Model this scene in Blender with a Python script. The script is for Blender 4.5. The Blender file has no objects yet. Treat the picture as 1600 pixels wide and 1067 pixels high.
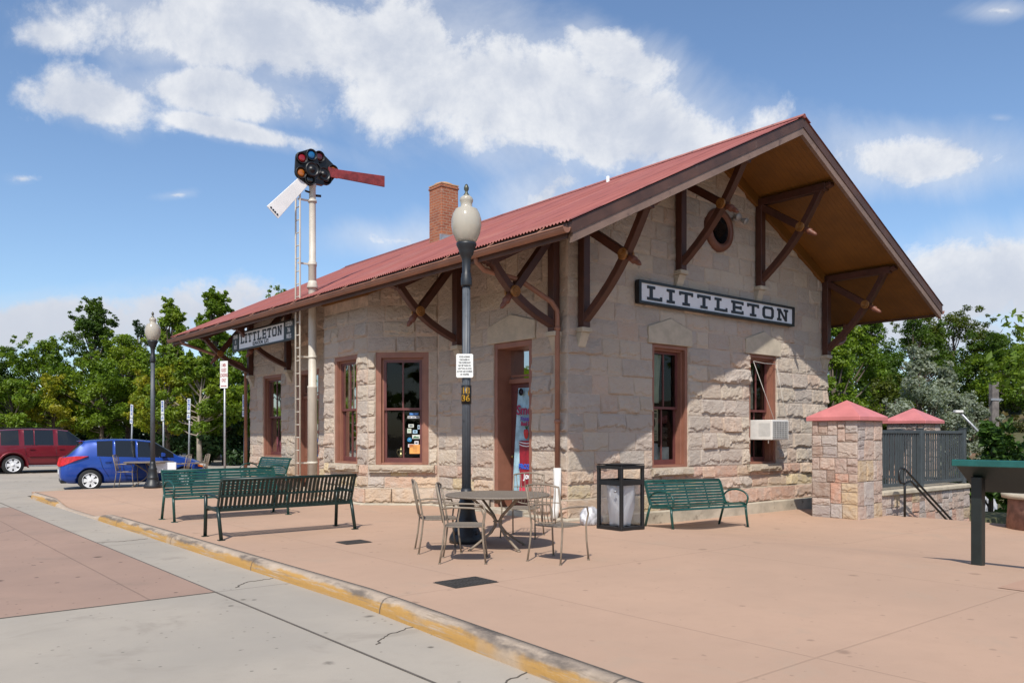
import bpy, bmesh, math, random
import numpy as np
from mathutils import Vector, Matrix
R = math.radians
rnd = random.Random(7)
SC = bpy.context.scene
COL = SC.collection

# ------------------------------------------------------------------ camera
cam = bpy.data.cameras.new('camera')
cam.sensor_width = 36.0
cam.lens = 36.0 * 1276.0 / 1600.0
cam.shift_y = (680.0 - 533.5) / 1600.0
cam.clip_end = 3000.0
camo = bpy.data.objects.new('camera', cam)
camo.location = (0, 0, 1.5)
camo.rotation_euler = (R(90), 0, 0)
COL.objects.link(camo)
SC.camera = camo

# ------------------------------------------------------------------ light
SUN_TO = Vector((-0.265, -1.516, 1.83)).normalized()
sun = bpy.data.lights.new('sun', 'SUN')
sun.energy = 4.8
sun.angle = R(0.53)
sun.color = (1.0, 0.945, 0.86)
suno = bpy.data.objects.new('sun', sun)
suno.rotation_euler = SUN_TO.to_track_quat('Z', 'Y').to_euler()
suno.location = (0, -20, 40)
COL.objects.link(suno)

SC.view_settings.view_transform = 'Standard'
SC.view_settings.look = 'None'
SC.view_settings.exposure = 0.0
SC.view_settings.gamma = 1.0
SC.view_settings.use_curve_mapping = False

# ------------------------------------------------------------------ sky
world = bpy.data.worlds.new('World')
SC.world = world
world.use_nodes = True


class NT:
    """tiny expression helper for node trees"""
    def __init__(self, tree):
        self.t = tree
        self.L = tree.links

    def n(self, typ, **kw):
        nd = self.t.nodes.new(typ)
        for k, v in kw.items():
            setattr(nd, k, v)
        return nd

    def put(self, sock, v):
        if hasattr(v, 'links') or hasattr(v, 'is_linked'):
            self.L.new(v, sock)
        else:
            sock.default_value = v

    def m(self, op, a, b=0.0, c=0.0, clamp=False):
        nd = self.n('ShaderNodeMath', operation=op)
        nd.use_clamp = clamp
        self.put(nd.inputs[0], a)
        self.put(nd.inputs[1], b)
        self.put(nd.inputs[2], c)
        return nd.outputs[0]

    def ss(self, x, lo, hi):
        nd = self.n('ShaderNodeMapRange', interpolation_type='SMOOTHSTEP')
        self.put(nd.inputs[0], x)
        nd.inputs[1].default_value = lo
        nd.inputs[2].default_value = hi
        return nd.outputs[0]

    def noise(self, vec, scale, detail=4.0, rough=0.55, lac=2.0, dist=0.0):
        nd = self.n('ShaderNodeTexNoise')
        if vec is not None:
            self.L.new(vec, nd.inputs['Vector'])
        nd.inputs['Scale'].default_value = scale
        nd.inputs['Detail'].default_value = detail
        nd.inputs['Roughness'].default_value = rough
        nd.inputs['Lacunarity'].default_value = lac
        nd.inputs['Distortion'].default_value = dist
        return nd.outputs[0]

    def mix(self, fac, a, b, blend='MIX'):
        nd = self.n('ShaderNodeMix', data_type='RGBA', blend_type=blend)
        self.put(nd.inputs[0], fac)
        self.put(nd.inputs[6], a if hasattr(a, 'is_linked') else (*a, 1.0)[:4])
        self.put(nd.inputs[7], b if hasattr(b, 'is_linked') else (*b, 1.0)[:4])
        return nd.outputs[2]

    def vmath(self, op, a, b):
        nd = self.n('ShaderNodeVectorMath', operation=op)
        self.put(nd.inputs[0], a)
        self.put(nd.inputs[1], b)
        return nd.outputs[0]


def build_sky():
    w = NT(world.node_tree)
    out = world.node_tree.nodes['World Output']
    bg = world.node_tree.nodes['Background']
    bg.inputs['Strength'].default_value = 0.105
    sky = w.n('ShaderNodeTexSky', sky_type='NISHITA')
    sky.sun_disc = False
    sky.sun_elevation = R(50)
    sky.sun_rotation = math.atan2(SUN_TO.x, SUN_TO.y)
    sky.altitude = 200
    sky.air_density = 1.0
    sky.dust_density = 0.9
    sky.ozone_density = 1.0
    tc = w.n('ShaderNodeTexCoord')
    sep = w.n('ShaderNodeSeparateXYZ')
    w.L.new(tc.outputs['Generated'], sep.inputs[0])
    X, Y, Zz = sep.outputs
    front = w.ss(Y, 0.05, 0.25)
    ym = w.m('MAXIMUM', Y, 0.1)
    a = w.m('DIVIDE', X, ym)          # tangent of the azimuth from north
    e = w.m('DIVIDE', Zz, ym)         # tangent of the height over the horizon
    dirv = tc.outputs['Generated']
    warp = w.noise(dirv, 3.0, 3.0)
    wv = w.m('MULTIPLY', w.m('SUBTRACT', warp, 0.5), 0.16)
    a2 = w.m('ADD', a, wv)
    e2 = w.m('SUBTRACT', e, w.m('MULTIPLY', wv, 0.7))

    def blob(u, v, ru, rv, ang, amp=1.0):
        ca, ce = (u - 800) / 1276.0, (680 - v) / 1276.0
        ru, rv = ru / 1276.0, rv / 1276.0
        c, s = math.cos(R(ang)), math.sin(R(ang))
        da = w.m('SUBTRACT', a2, ca)
        de = w.m('SUBTRACT', e2, ce)
        p = w.m('DIVIDE', w.m('ADD', w.m('MULTIPLY', da, c), w.m('MULTIPLY', de, s)), ru)
        q = w.m('DIVIDE', w.m('SUBTRACT', w.m('MULTIPLY', de, c), w.m('MULTIPLY', da, s)), rv)
        d2 = w.m('ADD', w.m('MULTIPLY', p, p), w.m('MULTIPLY', q, q))
        return w.m('SUBTRACT', amp, w.m('SQRT', d2))

    blobs = [blob(380, 50, 400, 74, -6), blob(770, 130, 320, 108, -14), blob(1000, 200, 270, 95, -16),
             blob(140, 155, 160, 66, -12, 0.95), blob(330, 150, 200, 50, -8, 0.85), blob(360, 210, 190, 24, -12, .7),
             blob(960, 90, 140, 62, -18, 0.75), blob(1430, 245, 185, 66, 6, 0.8),
             blob(1560, 450, 190, 85, 12, 0.95), blob(1500, 520, 240, 60, 0, 0.7), blob(40, 520, 420, 55, 0, 0.85),
             blob(610, 362, 140, 44, 8, 0.55), blob(830, 300, 150, 50, 12, 0.65), blob(60, 45, 130, 60, -10, 0.6),
             blob(50, 290, 80, 24, -10, 0.35), blob(300, 322, 70, 18, 0, 0.25), blob(1550, 5, 90, 26, 0, 0.40),
             blob(1545, 172, 40, 12, 0, .2)]
    cov = blobs[0]
    for b in blobs[1:]:
        cov = w.m('SMOOTH_MAX', cov, b, 0.15)
    cov = w.m('MAXIMUM', cov, -0.9)
    # elsewhere in the sky: scattered fair-weather cloud
    gen = w.m('SUBTRACT', w.noise(dirv, 2.2, 3.0), 0.62)
    cov = w.m('ADD', w.m('MULTIPLY', cov, front), w.m('MULTIPLY', w.m('MULTIPLY', gen, 3.0), w.m('SUBTRACT', 1.0, front)))
    n1 = w.noise(dirv, 6.0, 12.0, 0.63, 2.1, 0.2)
    n2 = w.noise(dirv, 2.6, 2.0, 0.5)
    dens = w.m('ADD', w.m('MULTIPLY', cov, 1.05), w.m('MULTIPLY', w.m('SUBTRACT', n1, 0.5), 2.7))
    dens = w.m('ADD', dens, w.m('MULTIPLY', w.m('SUBTRACT', n2, 0.5), 0.4))
    mask = w.ss(dens, -0.10, 0.40)
    veil = w.m('MULTIPLY', w.ss(w.m('ADD', w.m('MULTIPLY', cov, 0.9), w.m('MULTIPLY', w.m('SUBTRACT', w.noise(dirv, 4.0, 9.0, 0.62, 2.0, 0.8), 0.5), 2.2)), -0.45, 0.75), 0.55)
    mask = w.m('MAXIMUM', w.m('MULTIPLY', mask, 0.93), veil)
    # grey undersides: sample the same clouds a little higher up
    up = w.vmath('ADD', dirv, (0.0, 0.0, 0.035))
    n3 = w.noise(up, 6.0, 8.0, 0.60, 2.1, 0.2)
    shade = w.ss(w.m('ADD', w.m('SUBTRACT', n1, n3), w.m('MULTIPLY', dens, -0.10)), -0.22, 0.16)
    ccol = w.mix(shade, (5.7, 6.15, 7.1), (9.0, 9.05, 9.15))
    # low banks are dimmer and lilac
    low = w.ss(e, 0.26, 0.10)
    ccol = w.mix(low, ccol, (6.0, 6.25, 7.0))
    skyc = w.mix(1.0, sky.outputs[0], SKY_GAIN, 'MULTIPLY')
    colr = w.mix(mask, skyc, ccol)
    w.L.new(colr, bg.inputs['Color'])
    w.L.new(bg.outputs[0], out.inputs['Surface'])


SKY_GAIN = (1.24, 1.38, 1.52)
build_sky()

# ------------------------------------------------------------------ frames
TH = 0.6905
DR = Vector((math.cos(TH), math.sin(TH), 0))     # along the gable wall
DL = Vector((-math.sin(TH), math.cos(TH), 0))    # along the platform wall, away
C0 = Vector((0.9886, 14.5, 0))                   # near corner of the depot


def B(t, s, z=0.0):
    return C0 + DR * t + DL * s + Vector((0, 0, z))


def sstep(x, a, b):
    x = min(1.0, max(0.0, (x - a) / (b - a)))
    return x * x * (3 - 2 * x)


def gz(t, s):
    """height of the plaza paving"""
    z = -0.2 * sstep(t, -0.4, 2.4)
    z -= 0.115 * sstep(s, 6.0, 7.6) * (1 - sstep(s, 9.6, 11.2)) * (1 - sstep(t, -5.9, -4.2))
    return z


def gxy(x, y):
    q = Vector((x, y, 0)) - C0
    return gz(q.dot(DR), q.dot(DL))


# ------------------------------------------------------------------ object helpers
def tag(o, label=None, cat=None, group=None, kind=None):
    if label: o['label'] = label
    if cat: o['category'] = cat
    if group: o['group'] = group
    if kind: o['kind'] = kind
    return o


def empty(name, loc, rz=0.0, label=None, cat=None, group=None):
    o = bpy.data.objects.new(name, None)
    o.empty_display_size = 0.1
    o.location = loc
    o.rotation_euler = (0, 0, rz)
    COL.objects.link(o)
    return tag(o, label, cat, group)


def link(name, me, mats, parent=None, loc=None, rz=None):
    o = bpy.data.objects.new(name, me)
    for m in (mats if isinstance(mats, (list, tuple)) else [mats]):
        me.materials.append(m)
    if parent is not None: o.parent = parent
    if loc is not None: o.location = loc
    if rz is not None: o.rotation_euler = (0, 0, rz)
    COL.objects.link(o)
    return o


def copy_tree(o, parent=None):
    c = o.copy()
    COL.objects.link(c)
    if parent is not None:
        c.parent = parent
    for ch in list(o.children):
        copy_tree(ch, c)
    return c


class MB:
    """collects simple shapes into ONE mesh"""
    def __init__(self):
        self.v = []; self.f = []; self.mi = []; self.sm = []; self.M = None; self.mat = 0

    def add(self, vs, fs, smooth=False):
        b = len(self.v)
        for p in vs:
            p = Vector(p)
            self.v.append(self.M @ p if self.M is not None else p)
        for f in fs:
            self.f.append(tuple(b + i for i in f))
            self.mi.append(self.mat); self.sm.append(smooth)
        return self

    def box(self, x0, x1, y0, y1, z0, z1):
        vs = [(x, y, z) for z in (z0, z1) for y in (y0, y1) for x in (x0, x1)]
        return self.add(vs, [(0, 2, 3, 1), (4, 5, 7, 6), (0, 1, 5, 4), (2, 6, 7, 3), (0, 4, 6, 2), (1, 3, 7, 5)])

    def cbox(self, c, d, rz=0.0, bev=0.0):
        M = Matrix.Translation(c) @ Matrix.Rotation(rz, 4, 'Z')
        hx, hy, hz = d[0] / 2, d[1] / 2, d[2] / 2
        vs = [M @ Vector((x, y, z)) for z in (-hz, hz) for y in (-hy, hy) for x in (-hx, hx)]
        return self.add(vs, [(0, 2, 3, 1), (4, 5, 7, 6), (0, 1, 5, 4), (2, 6, 7, 3), (0, 4, 6, 2), (1, 3, 7, 5)])

    def prism(self, poly, axis_vec, closed=True):
        """polygon (3D points, CCW seen from -axis) swept by a vector"""
        n = len(poly)
        a = Vector(axis_vec)
        vs = [Vector(p) for p in poly] + [Vector(p) + a for p in poly]
        fs = [tuple(range(n - 1, -1, -1)), tuple(range(n, 2 * n))]
        fs += [(i, (i + 1) % n, n + (i + 1) % n, n + i) for i in range(n)]
        return self.add(vs, fs)

    def bar(self, p, q, w, h, up=(0, 0, 1)):
        """rectangular bar from p to q, w across, h along 'up'"""
        p = Vector(p); q = Vector(q); d = (q - p).normalized(); u = Vector(up)
        s = d.cross(u)
        if s.length < 1e-5: s = d.cross(Vector((1, 0, 0)))
        s.normalize(); u = s.cross(d).normalized()
        vs = []
        for c in (p, q):
            for a, b in ((-1, -1), (1, -1), (1, 1), (-1, 1)):
                vs.append(c + s * (a * w / 2) + u * (b * h / 2))
        return self.add(vs, [(3, 2, 1, 0), (4, 5, 6, 7)] + [(i, (i + 1) % 4, 4 + (i + 1) % 4, 4 + i) for i in range(4)])

    def tube(self, pts, r, n=8, cap=True):
        pts = [Vector(p) for p in pts]
        k = len(pts)
        rs = r if isinstance(r, (list, tuple)) else [r] * k
        vs = []; prev = None
        for i in range(k):
            d = (pts[min(i + 1, k - 1)] - pts[max(i - 1, 0)]).normalized()
            if prev is None:
                u = Vector((0, 0, 1)) if abs(d.z) < 0.9 else Vector((1, 0, 0))
                u = (u - d * u.dot(d)).normalized()
            else:
                u = prev - d * prev.dot(d)
                u = u.normalized() if u.length > 1e-6 else prev
            prev = u; w = d.cross(u)
            for j in range(n):
                an = 2 * math.pi * j / n
                vs.append(pts[i] + (u * math.cos(an) + w * math.sin(an)) * rs[i])
        fs = []
        for i in range(k - 1):
            for j in range(n):
                fs.append((i * n + j, i * n + (j + 1) % n, (i + 1) * n + (j + 1) % n, (i + 1) * n + j))
        self.add(vs, fs, True)
        if cap:
            self.add(vs[:n], [tuple(range(n - 1, -1, -1))])
            self.add(vs[-n:], [tuple(range(n))])
        return self

    def lathe(self, prof, n=24, M=None, flute=0.0, nfl=0, cap=True):
        """profile of (r, z) about the z axis"""
        vs = []
        for r, z in prof:
            for j in range(n):
                an = 2 * math.pi * j / n
                rr = r * (1 - flute * (0.5 + 0.5 * math.cos(nfl * an))) if flute else r
                p = Vector((rr * math.cos(an), rr * math.sin(an), z))
                vs.append(M @ p if M is not None else p)
        fs = []
        for i in range(len(prof) - 1):
            for j in range(n):
                fs.append((i * n + j, i * n + (j + 1) % n, (i + 1) * n + (j + 1) % n, (i + 1) * n + j))
        self.add(vs, fs, True)
        if not cap: return self
        if prof[0][0] > 1e-4: self.add(vs[:n], [tuple(range(n - 1, -1, -1))])
        if prof[-1][0] > 1e-4: self.add(vs[-n:], [tuple(range(n))])
        return self

    def build(self, name, mats, parent=None, loc=None, rz=None, bevel=0.0, autosmooth=True):
        me = bpy.data.meshes.new(name)
        me.from_pydata([tuple(p) for p in self.v], [], self.f)
        me.polygons.foreach_set('material_index', self.mi)
        me.polygons.foreach_set('use_smooth', self.sm)
        bm = bmesh.new(); bm.from_mesh(me)
        bmesh.ops.remove_doubles(bm, verts=bm.verts, dist=1e-5)
        bmesh.ops.recalc_face_normals(bm, faces=bm.faces)
        if bevel > 0:
            ed = [e for e in bm.edges if len(e.link_faces) == 2 and e.calc_face_angle(0) > 0.6 and e.calc_length() > bevel * 3]
            try:
                bmesh.ops.bevel(bm, geom=ed, offset=bevel, segments=1, affect='EDGES', clamp_overlap=True)
            except Exception:
                pass
        bm.to_mesh(me); bm.free()
        me.update()
        return link(name, me, mats, parent, loc, rz)


def np_mesh(name, verts, quads, cols=None, smooth=False):
    """mesh from numpy arrays (N,3) and (M,4)"""
    me = bpy.data.meshes.new(name)
    me.vertices.add(len(verts))
    me.vertices.foreach_set('co', np.ascontiguousarray(verts, dtype=np.float32).ravel())
    m, k = quads.shape
    me.loops.add(m * k)
    me.loops.foreach_set('vertex_index', np.ascontiguousarray(quads, dtype=np.int32).ravel())
    me.polygons.add(m)
    me.polygons.foreach_set('loop_start', np.arange(0, m * k, k, dtype=np.int32))
    me.polygons.foreach_set('use_smooth', np.full(m, smooth, dtype=bool))
    me.update(calc_edges=True)
    if cols is not None:
        at = me.attributes.new('col', 'FLOAT_COLOR', 'POINT')
        c4 = np.ones((len(verts), 4), dtype=np.float32); c4[:, :3] = cols
        at.data.foreach_set('color', c4.ravel())
    me.validate()
    return me


def text_mesh(body, size, align='CENTER', bold=0.0, space=1.0, depth=0.002, line=1.0):
    cu = bpy.data.curves.new('lettering', 'FONT')
    cu.body = body; cu.size = size; cu.align_x = align; cu.align_y = 'CENTER'
    cu.offset = bold; cu.space_character = space; cu.extrude = depth; cu.space_line = line
    cu.resolution_u = 3
    o = bpy.data.objects.new('lettering', cu)
    COL.objects.link(o)
    dg = bpy.context.evaluated_depsgraph_get()
    me = bpy.data.meshes.new_from_object(o.evaluated_get(dg))
    bpy.data.objects.remove(o); bpy.data.curves.remove(cu)
    return me


def add_text(name, body, size, mat, parent, M, **kw):
    me = text_mesh(body, size, **kw)
    sx = kw.pop('sx', 1.0)
    me.transform(M)
    return link(name, me, mat, parent)


def frame_M(o, x, up):
    """matrix that maps text xy onto a plane: x axis, up axis"""
    x = Vector(x).normalized(); u = Vector(up).normalized(); n = x.cross(u)
    return Matrix(((x.x, u.x, n.x, o[0]), (x.y, u.y, n.y, o[1]), (x.z, u.z, n.z, o[2]), (0, 0, 0, 1)))


# ------------------------------------------------------------------ materials
def new_mat(name):
    m = bpy.data.materials.new(name)
    m.use_nodes = True
    g = NT(m.node_tree)
    p = m.node_tree.nodes['Principled BSDF']
    return m, g, p


def mat(name, col, rough=0.6, metal=0.0, var=0.15, scale=6.0, bump=0.0, bscale=40.0, spec=0.5, coat=0.0, dirt=None):
    m, g, p = new_mat(name)
    tc = g.n('ShaderNodeTexCoord').outputs['Object']
    n = g.noise(tc, scale, 5.0, 0.6)
    lo = tuple(c * (1 - var) for c in col); hi = tuple(min(1, c * (1 + var)) for c in col)
    c = g.mix(g.ss(n, 0.3, 0.7), lo, hi)
    if dirt:
        d = g.ss(g.noise(tc, dirt[1], 7.0, 0.65), dirt[2], dirt[2] + 0.12)
        c = g.mix(d, c, dirt[0])
    g.L.new(c, p.inputs['Base Color'])
    p.inputs['Metallic'].default_value = metal
    r = g.m('ADD', rough - 0.08, g.m('MULTIPLY', n, 0.16), clamp=True)
    g.L.new(r, p.inputs['Roughness'])
    p.inputs['Specular IOR Level'].default_value = spec
    if coat: p.inputs['Coat Weight'].default_value = coat
    if bump:
        b = g.n('ShaderNodeBump'); b.inputs['Strength'].default_value = bump; b.inputs['Distance'].default_value = 0.01
        g.L.new(g.noise(tc, bscale, 6.0, 0.6), b.inputs['Height'])
        g.L.new(b.outputs[0], p.inputs['Normal'])
    return m


def mat_stone():
    m, g, p = new_mat('rock_faced_stone')
    at = g.n('ShaderNodeAttribute', attribute_name='col').outputs['Color']
    tc = g.n('ShaderNodeTexCoord').outputs['Object']
    n = g.noise(tc, 5.0, 8.0, 0.65)
    n2 = g.noise(tc, 30.0, 6.0, 0.7)
    c = g.mix(g.m('MULTIPLY', g.ss(n, 0.35, 0.7), 0.5), at, (0.50, 0.445, 0.39), 'MIX')
    c = g.mix(g.m('MULTIPLY', g.ss(n2, 0.55, 0.75), 0.35), c, (0.24, 0.20, 0.17))
    st = g.ss(g.noise(tc, 1.3, 5.0, 0.6), 0.56, 0.72)
    c = g.mix(g.m('MULTIPLY', st, 0.25), c, (0.26, 0.21, 0.18))
    g.L.new(c, p.inputs['Base Color'])
    p.inputs['Roughness'].default_value = 0.92
    p.inputs['Specular IOR Level'].default_value = 0.2
    # chipped facets: terraced noise gives crisp broken edges, finer grain on top
    w1 = g.noise(g.vmath('MULTIPLY', tc, (1.0, 1.0, 1.5)), 6.5, 9.0, 0.60)
    w2 = g.noise(g.vmath('MULTIPLY', tc, (1.0, 1.0, 1.7)), 14.0, 8.0, 0.62)
    h1 = g.m('ADD', g.m('MULTIPLY', g.m('SNAP', w1, 0.055), 0.75), g.m('MULTIPLY', w1, 0.25))
    h2 = g.m('ADD', g.m('MULTIPLY', g.m('SNAP', w2, 0.08), 0.6), g.m('MULTIPLY', w2, 0.4))
    hh = g.m('ADD', g.m('MULTIPLY', h1, 1.0), g.m('MULTIPLY', h2, 0.45))
    hh = g.m('ADD', hh, g.m('MULTIPLY', g.noise(tc, 60.0, 5.0, 0.7), 0.10))
    b = g.n('ShaderNodeBump'); b.inputs['Strength'].default_value = 0.9; b.inputs['Distance'].default_value = 0.055
    g.L.new(hh, b.inputs['Height'])
    g.L.new(b.outputs[0], p.inputs['Normal'])
    return m


def mat_paving(name, base, dark, joint=None, spots=True, scale=0.35, jdark=0.6, blot=None, spot_amt=1.0):
    m, g, p = new_mat(name)
    tc = g.n('ShaderNodeTexCoord').outputs['Object']
    n = g.noise(tc, scale, 6.0, 0.6)
    n2 = g.noise(tc, 3.5, 6.0, 0.65)
    n3 = g.noise(tc, 90.0, 3.0, 0.6)
    c = g.mix(g.ss(n, 0.34, 0.68), dark, base)
    c = g.mix(g.m('MULTIPLY', g.ss(n2, 0.45, 0.75), 0.30), c, tuple(x * 0.80 for x in base))
    c = g.mix(g.m('MULTIPLY', g.ss(n3, 0.5, 0.8), 0.22), c, tuple(x * 0.62 for x in base))
    if blot:
        st = g.noise(tc, 0.9, 4.0, 0.7, dist=0.6)
        c = g.mix(g.m('MULTIPLY', g.ss(st, 0.56, 0.70), 0.55), c, blot)
    if spots:
        for sc, th, amt in ((1.7, 0.13, 0.85), (4.2, 0.15, 0.75), (9.0, 0.16, .6)):
            v = g.n('ShaderNodeTexVoronoi'); g.L.new(tc, v.inputs['Vector'])
            v.inputs['Scale'].default_value = sc
            keep = g.m('GREATER_THAN', g.noise(tc, sc * 0.5, 1.0), 0.56)
            wob = g.m('ADD', v.outputs['Distance'], g.m('MULTIPLY', g.m('SUBTRACT', g.noise(tc, sc * 9, 3.0), 0.5), 0.09))
            f = g.m('MULTIPLY', g.ss(wob, th, th * 0.45), keep)
            c = g.mix(g.m('MULTIPLY', f, amt * spot_amt), c, tuple(x * 0.20 for x in base))
    hgt = g.m('ADD', g.m('MULTIPLY', g.noise(tc, 120.0, 4.0), 0.5), n2)
    if joint:
        sep = g.n('ShaderNodeSeparateXYZ'); g.L.new(tc, sep.inputs[0])
        js = None
        for ax, (pitch, o) in zip((0, 1), joint):
            if not pitch: continue
            wv = g.m('MULTIPLY', g.m('SUBTRACT', g.noise(tc, 2.0, 2.0), 0.5), 0.012)
            fr = g.m('PINGPONG', g.m('ADD', g.m('ADD', sep.outputs[ax], wv), o), pitch / 2.0)
            l = g.ss(fr, 0.016, 0.006)
            js = l if js is None else g.m('MAXIMUM', js, l)
        c = g.mix(g.m('MULTIPLY', js, jdark), c, tuple(x * 0.42 for x in base))
        hgt = g.m('SUBTRACT', hgt, g.m('MULTIPLY', js, 1.5))
    g.L.new(c, p.inputs['Base Color'])
    p.inputs['Roughness'].default_value = 0.88
    p.inputs['Specular IOR Level'].default_value = 0.25
    b = g.n('ShaderNodeBump'); b.inputs['Strength'].default_value = 0.25; b.inputs['Distance'].default_value = 0.01
    g.L.new(hgt, b.inputs['Height']); g.L.new(b.outputs[0], p.inputs['Normal'])
    return m


def mat_leaf(name, trans=0.45):
    m, g, p = new_mat(name)
    nt = m.node_tree
    at = g.n('ShaderNodeAttribute', attribute_name='col').outputs['Color']
    d = g.n('ShaderNodeBsdfDiffuse'); t = g.n('ShaderNodeBsdfTranslucent'); gl = g.n('ShaderNodeBsdfGlossy')
    gl.inputs['Roughness'].default_value = 0.45
    g.L.new(at, d.inputs[0])
    g.L.new(g.mix(1.0, at, (1.25, 1.25, 0.6), 'MULTIPLY'), t.inputs[0])
    mx = g.n('ShaderNodeMixShader'); mx.inputs[0].default_value = trans
    g.L.new(d.outputs[0], mx.inputs[1]); g.L.new(t.outputs[0], mx.inputs[2])
    m2 = g.n('ShaderNodeMixShader'); m2.inputs[0].default_value = 0.02
    g.L.new(mx.outputs[0], m2.inputs[1]); g.L.new(gl.outputs[0], m2.inputs[2])
    g.L.new(m2.outputs[0], nt.nodes['Material Output'].inputs['Surface'])
    nt.nodes.remove(p)
    return m


def mat_glass(name, tint=(0.55, 0.6, 0.6), refl=0.10):
    m, g, p = new_mat(name)
    nt = m.node_tree
    tr = g.n('ShaderNodeBsdfTransparent'); tr.inputs[0].default_value = (*tint, 1)
    gl = g.n('ShaderNodeBsdfGlossy'); gl.inputs['Roughness'].default_value = 0.02
    fr = g.n('ShaderNodeFresnel'); fr.inputs[0].default_value = 1.5
    tc = g.n('ShaderNodeTexCoord').outputs['Object']
    b = g.n('ShaderNodeBump'); b.inputs['Strength'].default_value = 0.06; b.inputs['Distance'].default_value = 0.02
    g.L.new(g.noise(tc, 2.2, 2.0), b.inputs['Height'])
    g.L.new(b.outputs[0], gl.inputs['Normal']); g.L.new(b.outputs[0], fr.inputs['Normal'])
    f = g.m('ADD', g.m('MULTIPLY', fr.outputs[0], 0.75), refl - 0.04, clamp=True)
    mx = g.n('ShaderNodeMixShader'); g.L.new(f, mx.inputs[0])
    g.L.new(tr.outputs[0], mx.inputs[1]); g.L.new(gl.outputs[0], mx.inputs[2])
    g.L.new(mx.outputs[0], nt.nodes['Material Output'].inputs['Surface'])
    nt.nodes.remove(p)
    return m


def mat_roof():
    m, g, p = new_mat('red_corrugated_metal')
    tc = g.n('ShaderNodeTexCoord').outputs['Object']
    sep = g.n('ShaderNodeSeparateXYZ'); g.L.new(tc, sep.inputs[0])
    st = g.vmath('MULTIPLY', tc, (0.35, 5.0, 0.35))
    n = g.noise(st, 1.0, 6.0, 0.65)
    n2 = g.noise(tc, 0.8, 5.0, 0.6)
    c = g.mix(g.ss(n, 0.3, 0.7), (0.25, 0.074, 0.060), (0.335, 0.115, 0.096))
    c = g.mix(g.m('MULTIPLY', g.ss(n2, 0.5, 0.75), 0.55), c, (0.35, 0.16, 0.128))
    # side laps of the sheets (every 0.66 m) and end laps
    fr = g.m('PINGPONG', sep.outputs[1], 0.33)
    lap = g.ss(fr, 0.045, 0.015)
    seg = g.ss(g.noise(g.vmath('MULTIPLY', tc, (0.9, 1.4, 0.0)), 1.0, 2.0), 0.44, 0.55)
    c = g.mix(g.m('MULTIPLY', g.m('MULTIPLY', lap, seg), 0.8), c, (0.10, 0.03, 0.03))
    v = g.n('ShaderNodeTexVoronoi'); g.L.new(tc, v.inputs['Vector']); v.inputs['Scale'].default_value = 3.2
    c = g.mix(g.m('MULTIPLY', g.ss(v.outputs['Distance'], 0.07, 0.03), 0.7), c, (0.12, 0.035, 0.03))
    g.L.new(c, p.inputs['Base Color'])
    p.inputs['Roughness'].default_value = 0.55
    p.inputs['Specular IOR Level'].default_value = 0.35
    return m


def mat_boards(name, col, axis, pitch=0.09):
    m, g, p = new_mat(name)
    tc = g.n('ShaderNodeTexCoord').outputs['Object']
    sep = g.n('ShaderNodeSeparateXYZ'); g.L.new(tc, sep.inputs[0])
    fr = g.m('PINGPONG', sep.outputs[axis], pitch / 2)
    l = g.ss(fr, 0.008, 0.003)
    n = g.noise(tc, 2.0, 5.0, 0.6)
    c = g.mix(g.ss(n, 0.3, 0.7), tuple(x * 0.85 for x in col), tuple(x * 1.12 for x in col))
    c = g.mix(g.m('MULTIPLY', l, 0.35), c, tuple(x * 0.4 for x in col))
    g.L.new(c, p.inputs['Base Color'])
    p.inputs['Roughness'].default_value = 0.55
    b = g.n('ShaderNodeBump'); b.inputs['Strength'].default_value = 0.5; b.inputs['Distance'].default_value = 0.006
    g.L.new(g.m('MULTIPLY', l, -1.0), b.inputs['Height']); g.L.new(b.outputs[0], p.inputs['Normal'])
    return m


def mat_brick():
    m, g, p = new_mat('old_red_brick')
    tc = g.n('ShaderNodeTexCoord').outputs['Object']
    sep = g.n('ShaderNodeSeparateXYZ'); g.L.new(tc, sep.inputs[0])
    cx = g.n('ShaderNodeCombineXYZ')
    g.L.new(g.m('ADD', sep.outputs[0], sep.outputs[1]), cx.inputs[0]); g.L.new(sep.outputs[2], cx.inputs[1])
    br = g.n('ShaderNodeTexBrick')
    g.L.new(cx.outputs[0], br.inputs['Vector'])
    br.inputs['Color1'].default_value = (0.36, 0.12, 0.055, 1); br.inputs['Color2'].default_value = (0.24, 0.075, 0.04, 1)
    br.inputs['Mortar'].default_value = (0.36, 0.27, 0.2, 1)
    br.inputs['Scale'].default_value = 1.0; br.inputs['Mortar Size'].default_value = 0.006
    br.inputs['Brick Width'].default_value = 0.21; br.inputs['Row Height'].default_value = 0.075
    n = g.noise(tc, 7.0, 5.0, 0.7)
    c = g.mix(g.m('MULTIPLY', g.ss(n, 0.5, 0.7), 0.55), br.outputs[0], (0.42, 0.19, 0.10))
    n2 = g.noise(tc, 13.0, 4.0, 0.7)
    c = g.mix(g.m('MULTIPLY', g.ss(n2, 0.62, 0.68), 0.8), c, (0.5, 0.40, 0.32))
    g.L.new(c, p.inputs['Base Color']); p.inputs['Roughness'].default_value = 0.9
    b = g.n('ShaderNodeBump'); b.inputs['Strength'].default_value = 0.7; b.inputs['Distance'].default_value = 0.01
    g.L.new(g.m('SUBTRACT', n2, g.m('MULTIPLY', br.outputs[1], 1.0)), b.inputs['Height']); g.L.new(b.outputs[0], p.inputs['Normal'])
    return m


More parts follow.
